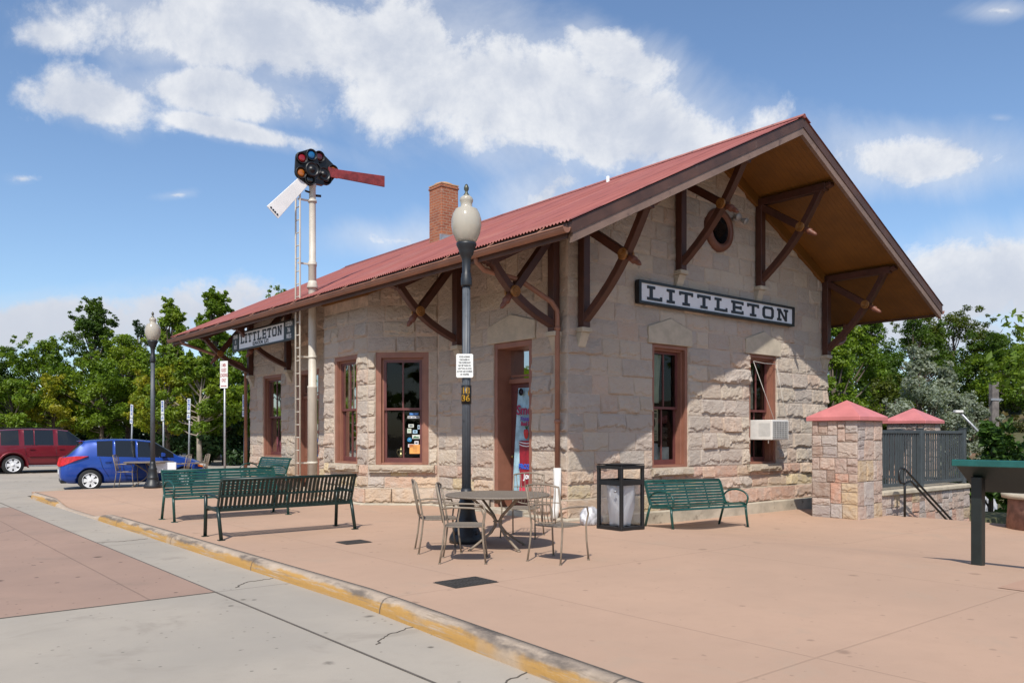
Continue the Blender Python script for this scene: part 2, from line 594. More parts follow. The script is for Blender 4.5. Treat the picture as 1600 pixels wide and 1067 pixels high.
def mat_kerb():
    m, g, p = new_mat('kerb_concrete_yellow_paint')
    tc = g.n('ShaderNodeTexCoord').outputs['Object']
    sep = g.n('ShaderNodeSeparateXYZ'); g.L.new(tc, sep.inputs[0])
    n = g.noise(tc, 2.5, 6.0, 0.65)
    c = g.mix(g.ss(n, 0.3, 0.7), (0.34, 0.265, 0.20), (0.45, 0.355, 0.27))
    zz = g.m('ADD', sep.outputs[2], g.m('MULTIPLY', g.m('SUBTRACT', g.noise(g.vmath('MULTIPLY', tc, (3, 1.6, 3)), 1.0, 6.0, .65), 0.5), 0.16))
    low = g.ss(zz, -0.022, -0.050)
    side = g.m('LESS_THAN', sep.outputs[0], -6.05)
    stv = g.vmath('MULTIPLY', tc, (9.0, 1.1, 26.0))
    wear = g.ss(g.noise(stv, 1.0, 8.0, 0.72), 0.36, 0.50)
    w2 = g.m('ADD', g.m('GREATER_THAN', sep.outputs[1], 10.6), g.m('LESS_THAN', sep.outputs[1], 6.6))
    w2 = g.m('MULTIPLY', w2, g.ss(g.noise(tc, 0.7, 3.0), 0.33, 0.45))
    pm = g.m('MULTIPLY', g.m('MULTIPLY', g.m('MULTIPLY', low, side), wear), w2)
    c = g.mix(pm, c, (0.42, 0.235, 0.065))
    band = g.m('MULTIPLY', g.ss(zz, 0.012, -0.018), g.ss(zz, -0.075, -0.03))
    dk = g.m('MULTIPLY', g.m('MULTIPLY', band, g.ss(g.noise(g.vmath('MULTIPLY', tc, (2, .75, 2)), 1.0, 5.0, .65), 0.42, 0.58)), side)
    c = g.mix(g.m('MULTIPLY', dk, 0.85), c, (0.10, 0.082, 0.07))
    d2 = g.m('MULTIPLY', g.ss(g.noise(stv, 0.8, 7.0, 0.7), 0.56, 0.64), side)
    c = g.mix(g.m('MULTIPLY', d2, 0.55), c, (0.20, 0.15, 0.10))
    fr = g.m('PINGPONG', g.m('ADD', sep.outputs[1], 0.9), 1.55)
    l = g.ss(fr, 0.018, 0.006)
    c = g.mix(g.m('MULTIPLY', l, 0.8), c, (0.12, 0.09, 0.07))
    g.L.new(c, p.inputs['Base Color']); p.inputs['Roughness'].default_value = 0.85
    b = g.n('ShaderNodeBump'); b.inputs['Strength'].default_value = 0.5; b.inputs['Distance'].default_value = 0.012
    g.L.new(g.m('SUBTRACT', g.noise(tc, 22.0, 6.0), g.m('MULTIPLY', l, 2.0)), b.inputs['Height']); g.L.new(b.outputs[0], p.inputs['Normal'])
    return m


def mat_terrain():
    """asphalt-grey concrete where it is flat near the depot, soil and dry grass on the banks"""
    m, g, p = new_mat('lot_and_banks')
    tc = g.n('ShaderNodeTexCoord').outputs['Object']
    sep = g.n('ShaderNodeSeparateXYZ'); g.L.new(tc, sep.inputs[0])
    n = g.noise(tc, 0.22, 7.0, 0.6); n2 = g.noise(tc, 2.4, 7.0, 0.65)
    soil = g.mix(g.ss(n, 0.42, 0.6), (0.17, 0.095, 0.055), (0.085, 0.085, 0.035))
    soil = g.mix(g.m('MULTIPLY', g.ss(n2, 0.5, 0.7), 0.6), soil, (0.07, 0.05, 0.03))
    g.L.new(soil, p.inputs['Base Color']); p.inputs['Roughness'].default_value = 0.95
    b = g.n('ShaderNodeBump'); b.inputs['Strength'].default_value = 0.8; b.inputs['Distance'].default_value = 0.1
    g.L.new(n2, b.inputs['Height']); g.L.new(b.outputs[0], p.inputs['Normal'])
    return m


M_STONE = mat_stone()
M_MORTAR = mat('mortar', (0.52, 0.42, 0.34), 0.95, var=0.2, bump=0.4)
M_SMOOTH = mat('dressed_sandstone', (0.46, 0.40, 0.31), 0.9, var=0.12, scale=4, bump=0.6, bscale=25)
M_CONC = mat('footing_concrete', (0.42, 0.37, 0.29), 0.9, var=0.2, scale=2.5, bump=0.3, dirt=((0.2, 0.16, 0.12), 3.0, 0.6))
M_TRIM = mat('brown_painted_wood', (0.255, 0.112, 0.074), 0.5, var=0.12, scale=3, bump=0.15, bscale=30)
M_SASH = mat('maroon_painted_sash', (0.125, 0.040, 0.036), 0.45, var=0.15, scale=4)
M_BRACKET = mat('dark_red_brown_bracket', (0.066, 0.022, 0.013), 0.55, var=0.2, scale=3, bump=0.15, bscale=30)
M_FASCIA = mat('dark_brown_fascia', (0.080, 0.038, 0.026), 0.55, var=0.25, scale=2, bump=0.2, dirt=((0.2, 0.15, 0.12), 3.0, 0.62))
M_FASCIA2 = mat('weathered_taupe_fascia', (0.20, 0.130, 0.10), 0.6, var=0.2, scale=2, bump=0.2, dirt=((0.12, 0.075, 0.06), 6.0, 0.58))
M_SOFFIT = mat_boards('ochre_soffit_boards', (0.195, 0.082, 0.012), 1, 0.10)
M_OCHRE = mat('ochre_boss_paint', (0.25, 0.105, 0.02), 0.5, var=0.15)
M_ROOF = mat_roof()
M_BRICK = mat_brick()
M_GUTTER = mat('brown_gutter_metal', (0.27, 0.125, 0.080), 0.55, var=0.15, scale=2)
M_GLASS = mat_glass('window_glass', (0.62, 0.65, 0.63), 0.035)
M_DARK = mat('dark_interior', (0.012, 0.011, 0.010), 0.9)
M_WHITE = mat('white_painted_board', (0.74, 0.75, 0.78), 0.5, var=0.04, scale=2)
M_NAVY = mat('black_navy_lettering', (0.010, 0.012, 0.020), 0.45, var=0.1)
M_BLACKP = mat('black_paint', (0.010, 0.010, 0.011), 0.42, var=0.2)
M_GREENB = mat('dark_green_bench_paint', (0.010, 0.060, 0.050), 0.36, var=0.25, scale=9, dirt=((0.02, 0.09, 0.08), 14.0, 0.62))
M_GREEND = mat('black_green_bench_paint', (0.006, 0.020, 0.017), 0.38, var=0.2, scale=9)
M_POST = mat('dark_grey_lamp_iron', (0.075, 0.085, 0.10), 0.42, var=0.15, dirt=((0.03, 0.035, 0.04), 9.0, 0.60))
M_POSTD = mat('near_black_iron', (0.016, 0.018, 0.022), 0.45, var=0.2)
M_TAUPE = mat('taupe_patio_metal', (0.22, 0.175, 0.13), 0.5, var=0.15, scale=10)
M_CREAM = mat('cream_signal_paint', (0.55, 0.505, 0.43), 0.5, var=0.1, scale=2, dirt=((0.45, 0.38, 0.3), 4.0, 0.62))
M_REDARM = mat('weathered_red_arm', (0.20, 0.028, 0.028), 0.6, var=0.35, scale=5, bump=0.3)
M_FENCE = mat('slate_grey_fence_metal', (0.060, 0.074, 0.083), 0.42, var=0.1)
M_CAP = mat('pink_red_cap_metal', (0.54, 0.185, 0.185), 0.5, var=0.1, scale=2.5)
M_GALV = mat('galvanised_steel', (0.34, 0.35, 0.37), 0.45, metal=0.5, var=0.15, scale=12)
M_SIGNW = mat('white_sign_sheet', (0.72, 0.73, 0.71), 0.45, var=0.05)
M_BLUE = mat('blue_sign_ink', (0.02, 0.09, 0.42), 0.45)
M_REDINK = mat('dark_red_sign_ink', (0.32, 0.04, 0.05), 0.5)
M_BARK = mat('grey_brown_bark', (0.11, 0.085, 0.065), 0.95, var=0.3, scale=3, bump=0.8, bscale=18)
M_PALEBARK = mat('pale_bark', (0.30, 0.25, 0.20), 0.95, var=0.25, scale=3, bump=0.6, bscale=18)
M_LEAF = mat_leaf('leaves')
M_NEEDLE = mat_leaf('needles', 0.15)
M_TYRE = mat('tyre_rubber', (0.016, 0.016, 0.017), 0.85, var=0.2)
M_ALLOY = mat('silver_alloy', (0.78, 0.78, 0.79), 0.35, metal=0.1, var=0.05)
M_CARGLASS = mat('tinted_car_glass', (0.010, 0.012, 0.014), 0.06, var=0.0, spec=0.7)
M_LAMPRED = mat('red_lamp_lens', (0.50, 0.012, 0.012), 0.15, var=0.3, scale=14, spec=0.7)
M_LAMPORANGE = mat('orange_lamp_lens', (0.70, 0.17, 0.02), 0.15, var=0.1)
M_CLEAR = mat('clear_lamp_lens', (0.6, 0.62, 0.64), 0.1, var=0.2)
M_PLASTICW = mat('white_plastic', (0.66, 0.65, 0.62), 0.4, var=0.06)
M_GREYGRILL = mat('grey_grille', (0.42, 0.42, 0.41), 0.5, var=0.1)

# ================================================================== ground
M_PLAZA = mat_paving('pink_plaza_concrete', (0.465, 0.308, 0.218), (0.41, 0.276, 0.198), joint=((3.6, 1.3), (3.6, 0.4)),
                     scale=0.30, jdark=0.24, blot=(0.39, 0.28, 0.205), spot_amt=0.45)
M_PLAZA2 = mat_paving('stamped_plaza_concrete', (0.45, 0.28, 0.195), (0.40, 0.25, 0.18), joint=((0.9, 0.2), (0.45, 0.1)),
                      scale=0.35, jdark=0.30, blot=(0.34, 0.23, 0.18))
M_ROAD = mat_paving('grey_road_concrete', (0.385, 0.338, 0.280), (0.33, 0.295, 0.25), joint=((0, 0), (4.6, 2.0)),
                    scale=0.4, jdark=0.7, blot=(0.27, 0.235, 0.195))
M_PINK = mat_paving('pink_road_concrete', (0.35, 0.235, 0.18), (0.30, 0.205, 0.16), joint=((2.35, 0.55), (0, 0)),
                    scale=0.4, jdark=0.45, blot=(0.22, 0.165, 0.13))


def grid_obj(name, ts, ss, fz, mats, skirt=None, kind='structure'):
    """sheet over a grid of depot coordinates, with an optional skirt down to a given depth"""
    ts = list(ts); ss = list(ss)
    V = [(t, s, fz(t, s)) for s in ss for t in ts]
    nt, ns = len(ts), len(ss)
    F = [(j * nt + i, j * nt + i + 1, (j + 1) * nt + i + 1, (j + 1) * nt + i) for j in range(ns - 1) for i in range(nt - 1)]
    if skirt is not None:
        ring = [(0, i) for i in range(nt)] + [(j, nt - 1) for j in range(1, ns)] + [(ns - 1, i) for i in range(nt - 2, -1, -1)] + [(j, 0) for j in range(ns - 2, 0, -1)]
        b = len(V)
        for j, i in ring: V.append((ts[i], ss[j], skirt))
        k = len(ring)
        for q in range(k):
            j0, i0 = ring[q]; j1, i1 = ring[(q + 1) % k]
            F.append((j0 * nt + i0, b + q, b + (q + 1) % k, j1 * nt + i1))
    me = bpy.data.meshes.new(name)
    me.from_pydata(V, [], F)
    for p in me.polygons: p.use_smooth = skirt is None
    me.update()
    o = link(name, me, mats, None, C0, TH)
    return tag(o, kind=kind)


def terrain_z(t, s):
    z = -0.60
    lot = -0.20 + 0.017 * max(0.0, min(s, 46.0) - 16.0)
    if t < -5.9: z = lot if s > -60 else -0.14
    elif s > 14.6 and t < 11.0: z = lot
    # the railway cut and the bank beyond it, to the right
    if t > 7.9 and (s < -2.4 or t > 14.5):
        z = -3.2
    if t > 18:
        z = -3.2 + 0.235 * max(0.0, min(t, 60.0) - 24.0) * (1 - sstep(s, 8, 34))
        if s > 14.6: z = max(z, lot - 0.4) if t < 24 else z
    if t < -30: z = lot
    return z


def nonuni():
    a = [-600, -300, -150, -90, -60, -45, -36, -30, -25, -20, -16, -13, -10, -8, -6.6, -5.92, -5.9, -3, 0, 3, 5, 7.9, 7.92, 9.5, 11, 11.02,
         12.5, 14.49, 14.52, 16, 18, 21, 24, 27, 30, 34, 38, 42, 46, 50, 55, 60, 70, 90, 130, 200, 320, 600]
    return a


tag(grid_obj('ground', nonuni(),
             [-600, -300, -150, -80, -50, -35, -25, -18, -12, -8, -5, -2.42, -2.4, 0, 4, 8, 12, 14.59, 14.61, 18, 22, 26, 30, 36, 42, 50, 60, 75, 95, 130, 200, 320, 600],
             terrain_z, mat_terrain()), kind='structure')


def lot_z(t, s): return -0.136 + 0.017 * max(0.0, min(s, 46.0) - 16.0)


# the roadway and the parking bays as one concrete sheet just above the ground
tag(grid_obj('road', [-60, -30, -20, -14, -10, -6.95, -6.05], [-45, -30, -20, -12, -6, 0, 6, 10, 14.4, 16, 20, 26, 34, 44],
             lambda t, s: lot_z(t, s), M_ROAD), kind='structure')
tag(grid_obj('parking_area', [-6.05, -3, 0, 4, 8, 10.8], [14.75, 16, 20, 26, 34, 44], lambda t, s: lot_z(t, s), M_ROAD), kind='structure')
tag(grid_obj('crosswalk', [-16, -11, -6.95], [-2.0, 2, 6, 11], lambda t, s: lot_z(t, s) + 0.004, M_PINK), kind='structure')
# saw-cut joints beside the gutter pan
j = MB()
j.box(-6.965, -6.945, -30, 14.3, -0.135, -0.1315)
j.box(-16, -6.945, -2.02, -2.0, -0.135, -0.1308)
def crack(pts, w=.012):
    rr = random.Random(len(pts)); P = []
    for (a, b) in zip(pts[:-1], pts[1:]):
        for i in range(10): P.append(Vector(a).lerp(Vector(b), i / 10) + Vector((rr.uniform(-.018, .018), rr.uniform(-.018, .018))))
    P.append(Vector(pts[-1]))
    for a, b in zip(P[:-1], P[1:]): j.bar((a.x, a.y, -0.1335), (b.x, b.y, -0.1335), w, .004)
crack([(-6.14, -6.2), (-6.6, -6.35), (-6.95, -6.55)]); crack([(-6.14, -4.6), (-6.55, -4.75), (-6.75, -4.95)], .009); crack([(-6.14, -1.6), (-6.5, -1.65), (-6.7, -1.9)], .010); crack([(-6.95, -6.55), (-8.2, -6.9), (-10, -7.1)], .010)
crack([(-6.2, 3.1), (-6.6, 3.0), (-6.95, 3.1)], .01); crack([(-9.5, 3.4), (-9.0, 4.2), (-8.2, 4.9), (-7.6, 6.0)], .012)
for q in range(60):
    sa, sb_ = -16 + q * .5, -15.5 + q * .5
    if sb_ > 5.9 and sa < 11.4: continue
    ka = [-0.072 * max(0.0, -3.6 - v) for v in (sa, sb_)]
    j.bar((-5.983 + ka[0], sa, .0045), (-5.983 + ka[1], sb_, .0045), .014, .006)
tag(j.build('road_joint', mat('joint_dirt', (0.10, 0.085, 0.07), 0.95), None, C0, TH), kind='structure')


def lin(a, b, n): return [a + (b - a) * i / n for i in range(n + 1)]


pz = tag(grid_obj('plaza', lin(-6.0, 0, 24) + lin(0.25, 7.3, 22), lin(-16, 14.4, 61), gz, M_PLAZA, skirt=-0.58), kind='structure')
for v in pz.data.vertices:
    if v.co.y < -3.6 and v.co.x < -4: v.co.x += -0.072 * (-3.6 - v.co.y) * (-4 - v.co.x) / 2.0
tag(grid_obj('plaza_border', lin(-1.2, 7.2, 10), lin(-16, -7.4, 8), lambda t, s: gz(t, s) + 0.006, M_PLAZA2), kind='structure')

# kerb with a dipped crossing
kb = MB()
prof = [(-6.140, -0.30), (-6.135, -0.10), (-6.120, -0.05), (-6.095, -0.014), (-6.06, 0.002), (-5.985, 0.005), (-5.985, -0.30)]


def koff(s): return -0.072 * max(0.0, -3.6 - s)

rows = lin(-16, 13.6, 148)
vs = []
for s in rows:
    k = 1 - 0.86 * sstep(s, 6.0, 7.6) * (1 - sstep(s, 9.8, 11.4))
    for t, z in prof:
        zz = -0.14 + (z + 0.14) * k if z > -0.2 else z
        vs.append((t + koff(s), s, zz))
# rounded nose where the kerb turns the corner
for i in range(1, 9):
    an = R(90) * i / 8
    for t, z in prof:
        rr = -5.2 - t
        vs.append((-5.2 - rr * math.cos(an), 13.6 + rr * math.sin(an), z))
nr = len(vs) // len(prof); npf = len(prof)
fs = [(r * npf + i, r * npf + i + 1, (r + 1) * npf + i + 1, (r + 1) * npf + i) for r in range(nr - 1) for i in range(npf - 1)]
kb.add(vs, fs, True)
for s0, t0, t1 in ((14.4, -5.2, 11.0),):
    kb.box(t0, t1, s0, s0 + 0.21, -0.4, 0.004)
tag(kb.build('kerb', mat_kerb(), None, C0, TH), kind='structure')

# ================================================================== the depot
DEPOT = empty('railway_depot', C0, TH, 'long stone railway depot with red metal gable roof and wide bracketed eaves', 'station building')
GW, GL = 8.79, 14.46          # gable width, length of the platform wall
EA, OV = 1.77, 1.97           # eave overhang, gable overhang
ZS, ZR = 4.644, 7.656         # roof sheet height at the eave and at the ridge
SL = (ZR - ZS) / (GW / 2 + EA)
FAR = GL + OV


def roof_z(t): return ZR - SL * abs(t - GW / 2)
def soffit_z(t): return roof_z(t) - 0.27


# ---- numpy noise
def vnoise(x, y, seed):
    xi = np.floor(x).astype(np.int64); yi = np.floor(y).astype(np.int64)
    xf = x - xi; yf = y - yi
    def hsh(a, b):
        h = (a * 374761393 + b * 668265263 + seed * 974711) & 0x7fffffff
        h = ((h ^ (h >> 13)) * 1274126177) & 0x7fffffff
        return ((h ^ (h >> 16)) & 0xffff) / 65535.0
    u = xf * xf * (3 - 2 * xf); v = yf * yf * (3 - 2 * yf)
    return (hsh(xi, yi) * (1 - u) + hsh(xi + 1, yi) * u) * (1 - v) + (hsh(xi, yi + 1) * (1 - u) + hsh(xi + 1, yi + 1) * u) * v


def fbm(x, y, seed, o=4):
    r = 0; a = 0.5; t = 0
    for i in range(o):
        r = r + a * vnoise(x, y, seed + i * 17); t += a; x = x * 2.03 + 3.1; y = y * 2.03 + 1.7; a *= 0.55
    return r / t


PAL = [(0.42, 0.36, 0.305), (0.44, 0.365, 0.295), (0.40, 0.345, 0.30), (0.46, 0.39, 0.315), (0.45, 0.35, 0.28), (0.41, 0.345, 0.295), (0.47, 0.40, 0.32), (0.38, 0.33, 0.285)]
PAL_LOW = [(0.47, 0.30, 0.225), (0.48, 0.36, 0.26), (0.44, 0.335, 0.27), (0.50, 0.40, 0.25), (0.45, 0.30, 0.235), (0.48, 0.33, 0.245)]


class Frame:
    """a wall plane: x along, o outwards, z up"""
    def __init__(self, O, a, n):
        self.O = Vector(O); self.a = Vector(a); self.n = Vector(n)

    def p(self, x, o, z): return self.O + self.a * x + self.n * o + Vector((0, 0, z))

    def box(self, mb, x0, x1, o0, o1, z0, z1):
        vs = [self.p(x, o, z) for z in (z0, z1) for o in (o0, o1) for x in (x0, x1)]
        return mb.add(vs, [(0, 2, 3, 1), (4, 5, 7, 6), (0, 1, 5, 4), (2, 6, 7, 3), (0, 4, 6, 2), (1, 3, 7, 5)])


class Stones:
    def __init__(self): self.V = []; self.Q = []; self.C = []; self.n = 0

    def block(self, fr, x0, x1, z0, z1, proud, amp, seed, col, zmax=None, flat=None, res=None, smooth=False):
        rg = np.random.default_rng(seed)
        if res is None: res = 0.020 if z0 < 3.75 else 0.03
        nx = max(3, int((x1 - x0) / res)); nz = max(3, int((z1 - z0) / res))
        gx = np.linspace(x0, x1, nx + 1); gz_ = np.linspace(z0, z1, nz + 1)
        X, Z = np.meshgrid(gx, gz_)
        h = z1 - z0
        d = np.minimum(np.minimum(X - x0, x1 - X) / 0.022, np.minimum((Z - z0) / 0.012, (z1 - Z) / 0.03))
        m = np.clip(d, 0, 1); m = m * m * (3 - 2 * m)
        sx, sz = rg.random(2) * 90
        v = (Z - z0) / h
        n1 = fbm(X * 3.0 + sx, Z * 4.0 + sz, seed % 1000)
        n2 = fbm(X * 11 + sz, Z * 15 + sx, seed % 977 + 5)
        # the face leans out to a ragged lip low on the stone and breaks back under it
        edge = rg.uniform(-.20, .02) + 0.56 * fbm(X * 4.2 + sz, Z * 0.6 + sx, seed % 811 + 3) * fbm(X * 1.3 + sx, Z * 0 + 3.3, seed % 613 + 9) * 2 + 0.16 * (fbm(X * 22 + sx, Z * 9 + sz, seed % 701 + 1, 3) - 0.5)
        lip = np.clip((v - edge + 0.05) / 0.075, 0, 1); lip = lip * lip * (3 - 2 * lip)
        ramp = np.clip((1 - v) / 0.85, 0, 1) ** 0.8
        c = n1 + 0.5 * (1 - v) + (X - x0) * rg.normal(0, .25)
        led = np.floor(c * 5.5) / 5.5 * 0.75 + c * 0.25
        patch = np.clip((fbm(X * 2.2 + sz, Z * 3.1 + sx, seed % 557 + 2, 2) - 0.47) / 0.10, 0, 1)
        disp = proud + m * amp * (lip * (0.22 + 0.58 * ramp) + 1.0 * patch * (led - 0.55) + 0.55 * (n2 - 0.5) * (0.35 + 0.65 * patch) + 0.16 * (n1 - .5))
        disp = np.maximum(disp, -0.002)
        if smooth: disp = proud + m * 0.004 * n2
        if flat is not None: disp = np.where(flat(X, Z), -0.012, disp)
        # wander of the joint line
        Zw = Z.copy()
        if zmax is not None:
            Zw = np.minimum(Zw, zmax(X))
        P = np.array(fr.O)[None, None, :] + X[..., None] * np.array(fr.a) + disp[..., None] * np.array(fr.n)
        P[..., 2] += Zw
        base = self.n
        idx = base + np.arange((nx + 1) * (nz + 1)).reshape(nz + 1, nx + 1)
        flip = (Vector(fr.a).cross(Vector((0, 0, 1)))).dot(fr.n) < 0
        q = np.stack([idx[:-1, :-1], idx[:-1, 1:], idx[1:, 1:], idx[1:, :-1]], -1).reshape(-1, 4)
        # skirt back to the mortar
        rim = np.concatenate([idx[0, :], idx[1:, -1], idx[-1, -2::-1], idx[-2:0:-1, 0]])
        rp = P.reshape(-1, 3)[rim - base] - np.array(fr.n) * (np.maximum(disp.reshape(-1)[rim - base], 0) + 0.02)[:, None]
        b2 = base + (nx + 1) * (nz + 1)
        r2 = b2 + np.arange(len(rim))
        sk = np.stack([rim, np.roll(rim, -1), np.roll(r2, -1), r2], -1)[:, [0, 3, 2, 1]]
        q = np.concatenate([q, sk])
        if flip: q = q[:, ::-1]
        V = np.concatenate([P.reshape(-1, 3), rp])
        self.V.append(V); self.Q.append(q)
        self.C.append(np.tile(np.array(col), (len(V), 1)))
        self.n += len(V)

    def wall(self, fr, length, courses, openings=(), zmax=None, flat=None, seed=1, ampf=None, lens=(0.34, 0.86), quoin=True):
        rr = random.Random(seed)
        g = 0.0075
        for ci in range(len(courses) - 1):
            z0, z1 = courses[ci], courses[ci + 1]
            iv = [(0.0, length)]
            for (a, b, c, d) in openings:
                if min(z1, d) - max(z0, c) > 0.03:
                    ni = []
                    for (p, q) in iv:
                        if b <= p or a >= q: ni.append((p, q)); continue
                        if a > p: ni.append((p, a))
                        if b < q: ni.append((b, q))
                    iv = ni
            if zmax is not None:
                ni = []
                for (p, q) in iv:
                    xs = np.linspace(p, q, 200); ok = zmax(xs) > z0 + 0.02
                    if ok.any(): ni.append((xs[ok][0], xs[ok][-1]))
                iv = ni
            for (p, q) in iv:
                x = p
                while x < q - 0.02:
                    w = rr.uniform(*lens)
                    if q - x - w < 0.22: w = q - x
                    if w > 1.05: w = w / 2
                    pal = PAL_LOW if z0 < 0.75 and rr.random() < 0.75 else PAL
                    c = pal[rr.randrange(len(pal))]
                    f = rr.uniform(0.93, 1.07)
                    c = (c[0] * f * 1.13, c[1] * f * 1.115, c[2] * f * 1.10)
                    amp = (ampf or (lambda z: 0.06))((z0 + z1) / 2) * rr.uniform(0.45, 1.2) * (0.4 if rr.random() < .25 else 1)
                    self.block(fr, x + g, x + w - g, z0 + g, z1 - g, 0.004, amp, rr.randrange(10 ** 6), c, zmax, flat)
                    x += w
        return self

    def build(self, name, parent):
        me = np_mesh(name, np.concatenate(self.V), np.concatenate(self.Q), np.concatenate(self.C))
        return link(name, me, M_STONE, parent)


def core(mb, fr, length, z0, ztop, openings, th=0.32):
    """mortar-coloured core of the wall with its openings left out"""
    xs = sorted(set([0, length] + [v for o in openings for v in o[:2]]))
    zs = sorted(set([z0, ztop] + [v for o in openings for v in o[2:]]))
    for i in range(len(xs) - 1):
        run = None
        for k in range(len(zs) - 1):
            mx, mz = (xs[i] + xs[i + 1]) / 2, (zs[k] + zs[k + 1]) / 2
            hole = any(o[0] < mx < o[1] and o[2] < mz < o[3] for o in openings)
            if not hole:
                if run is None: run = [zs[k], zs[k + 1]]
                else: run[1] = zs[k + 1]
            if (hole or k == len(zs) - 2) and run is not None:
                fr.box(mb, xs[i], xs[i + 1], -th, -0.003, run[0], run[1]); run = None


S2 = math.sqrt(0.5)
F_G = Frame((0, 0, 0), (1, 0, 0), (0, -1, 0))                     # gable wall
F_L = Frame((0, 0, 0), (0, 1, 0), (-1, 0, 0))                     # platform wall, near length
F_B2 = Frame((0, 4.07, 0), (-S2, S2, 0), (-S2, -S2, 0))           # near face of the bay
F_B1 = Frame((-1.09, 5.16, 0), (0, 1, 0), (-1, 0, 0))             # front of the bay
F_B3 = Frame((-1.09, 7.22, 0), (S2, S2, 0), (-S2, S2, 0))         # far face of the bay
F_F = Frame((0, 8.31, 0), (0, 1, 0), (-1, 0, 0))                  # platform wall, far length
LF = GL - 8.31
ZT = 3.30

cs = [0.36, 0.61, 0.86] + [0.86 + (ZT - 0.86) * i / 7 for i in range(1, 8)] + [3.64, 3.98, 4.32, 4.66, 5.0, 5.34, 5.68, 6.02, 6.36, 6.7, 7.04, 7.4]
W1 = (2.27, 3.37, 0.86, ZT); W2 = (5.50, 6.56, 0.86, ZT)
LINT = [(2.12, 3.46, ZT, 3.62, 3.82), (5.33, 6.69, ZT, 3.62, 3.82)]


def gable_top(x): return roof_z(0) - 0.30 + SL * (GW / 2 - np.abs(np.asarray(x) - GW / 2))


def make_flat(lints, rounds=()):
    def f(X, Z):
        r = np.zeros(X.shape, bool)
        for (a, b, z0, zs_, zp) in lints:
            c = (a + b) / 2
            top = zs_ + (zp - zs_) * (1 - np.abs(X - c) / ((b - a) / 2))
            r |= (X > a) & (X < b) & (Z > z0 - .01) & (Z < top)
        return r
    return f


st = Stones()
st.wall(F_G, GW, cs, (W1, W2), zmax=gable_top, flat=make_flat(LINT), seed=11, ampf=lambda z: 0.056 if z < 3.3 else 0.026)
gw = st.build('gable_wall', DEPOT)

csl = cs[:13]
LD = (0.97, 2.12, 0.06, ZT)
LLINT = [(0.84, 2.27, ZT, 3.64, 3.82)]
st = Stones()
st.wall(F_L, 4.02, csl + [5.0, 5.3], (LD,), flat=make_flat(LLINT), seed=21, ampf=lambda z: 0.050 if z < 3.3 else 0.028)
FD = (9.69 - 8.31, 11.08 - 8.31, 0.06, ZT); FW = (12.11 - 8.31, 13.46 - 8.31, 0.86, ZT)
st.build('platform_wall', DEPOT)
st = Stones()
st.wall(F_F, LF, csl + [5.0, 5.3], (FD, FW), seed=31, ampf=lambda z: 0.05, lens=(0.4, 0.9))
st.build('platform_wall', DEPOT)
BW2 = (0.20, 1.37, 0.86, ZT); BW1 = (0.46, 1.56, 0.86, ZT)
st = Stones()
bz = lambda x: np.full(np.shape(x), soffit_z(-1.09) + 0.02)
st.wall(F_B2, 1.541, csl + [5.0, 5.3], (BW2,), zmax=lambda x: soffit_z(0) + .02 - SL * np.asarray(x) * S2, seed=41, ampf=lambda z: 0.045)
st.wall(F_B1, 2.06, csl, (BW1,), zmax=bz, seed=51, ampf=lambda z: 0.045)
st.wall(F_B3, 1.541, csl + [5.0, 5.3], (), zmax=lambda x: soffit_z(-1.09) + .02 + SL * np.asarray(x) * S2, seed=61, ampf=lambda z: 0.045)
st.build('bay_wall', DEPOT)

# core of the walls, and the plain far sides
cm = MB()
core(cm, F_G, GW, -0.3, 5.0, [W1, W2])
ztop0 = float(gable_top(0.0)); ztopc = float(gable_top(GW / 2))
cm.prism([F_G.p(0.0, -0.006, 5.0), F_G.p(GW, -0.006, 5.0), F_G.p(GW, -0.006, ztop0), F_G.p(GW / 2, -0.006, ztopc), F_G.p(0.0, -0.006, ztop0)], (0, 0.31, 0))
core(cm, F_L, 4.07, -0.3, 5.2, [LD]); core(cm, F_F, LF, -0.3, 5.2, [FD, FW])
core(cm, F_B2, 1.541, -0.3, 4.72, [BW2], 0.25); core(cm, F_B1, 2.06, -0.3, 4.70, [BW1], 0.25); core(cm, F_B3, 1.541, -0.3, 4.72, [], 0.25)
cm.box(0.33, GW, GL - 0.32, GL, -0.3, 5.2)
cm.prism([(0, GL - 0.3, 5.2), (GW, GL - 0.3, 5.2), (GW / 2, GL - 0.3, ztopc)], (0, 0.29, 0))
cm.box(GW - 0.32, GW, 0.33, GL - 0.33, -0.3, 5.2)
cm.build('wall_core', M_MORTAR, DEPOT)
st = Stones()
st.wall(Frame((GW, 0, 0), (0, 1, 0), (1, 0, 0)), GL, csl + [5.0], (), seed=71, ampf=lambda z: 0.04, lens=(0.5, 1.0))
st.build('rear_wall', DEPOT)
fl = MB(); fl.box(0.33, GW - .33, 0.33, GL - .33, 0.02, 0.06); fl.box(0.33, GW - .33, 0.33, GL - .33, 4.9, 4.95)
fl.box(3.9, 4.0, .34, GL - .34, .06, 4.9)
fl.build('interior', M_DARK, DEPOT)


def offset_poly(pts, d):
    n = len(pts); out = []
    for i in range(n):
        p0, p1, p2 = Vector(pts[i - 1]), Vector(pts[i]), Vector(pts[(i + 1) % n])
        e1 = (p1 - p0).normalized(); e2 = (p2 - p1).normalized()
        n1 = Vector((e1.y, -e1.x)); n2 = Vector((e2.y, -e2.x))
        b = (n1 + n2); b = b / max(0.3, b.length_squared / 2)
        out.append(p1 + b * d)
    return out


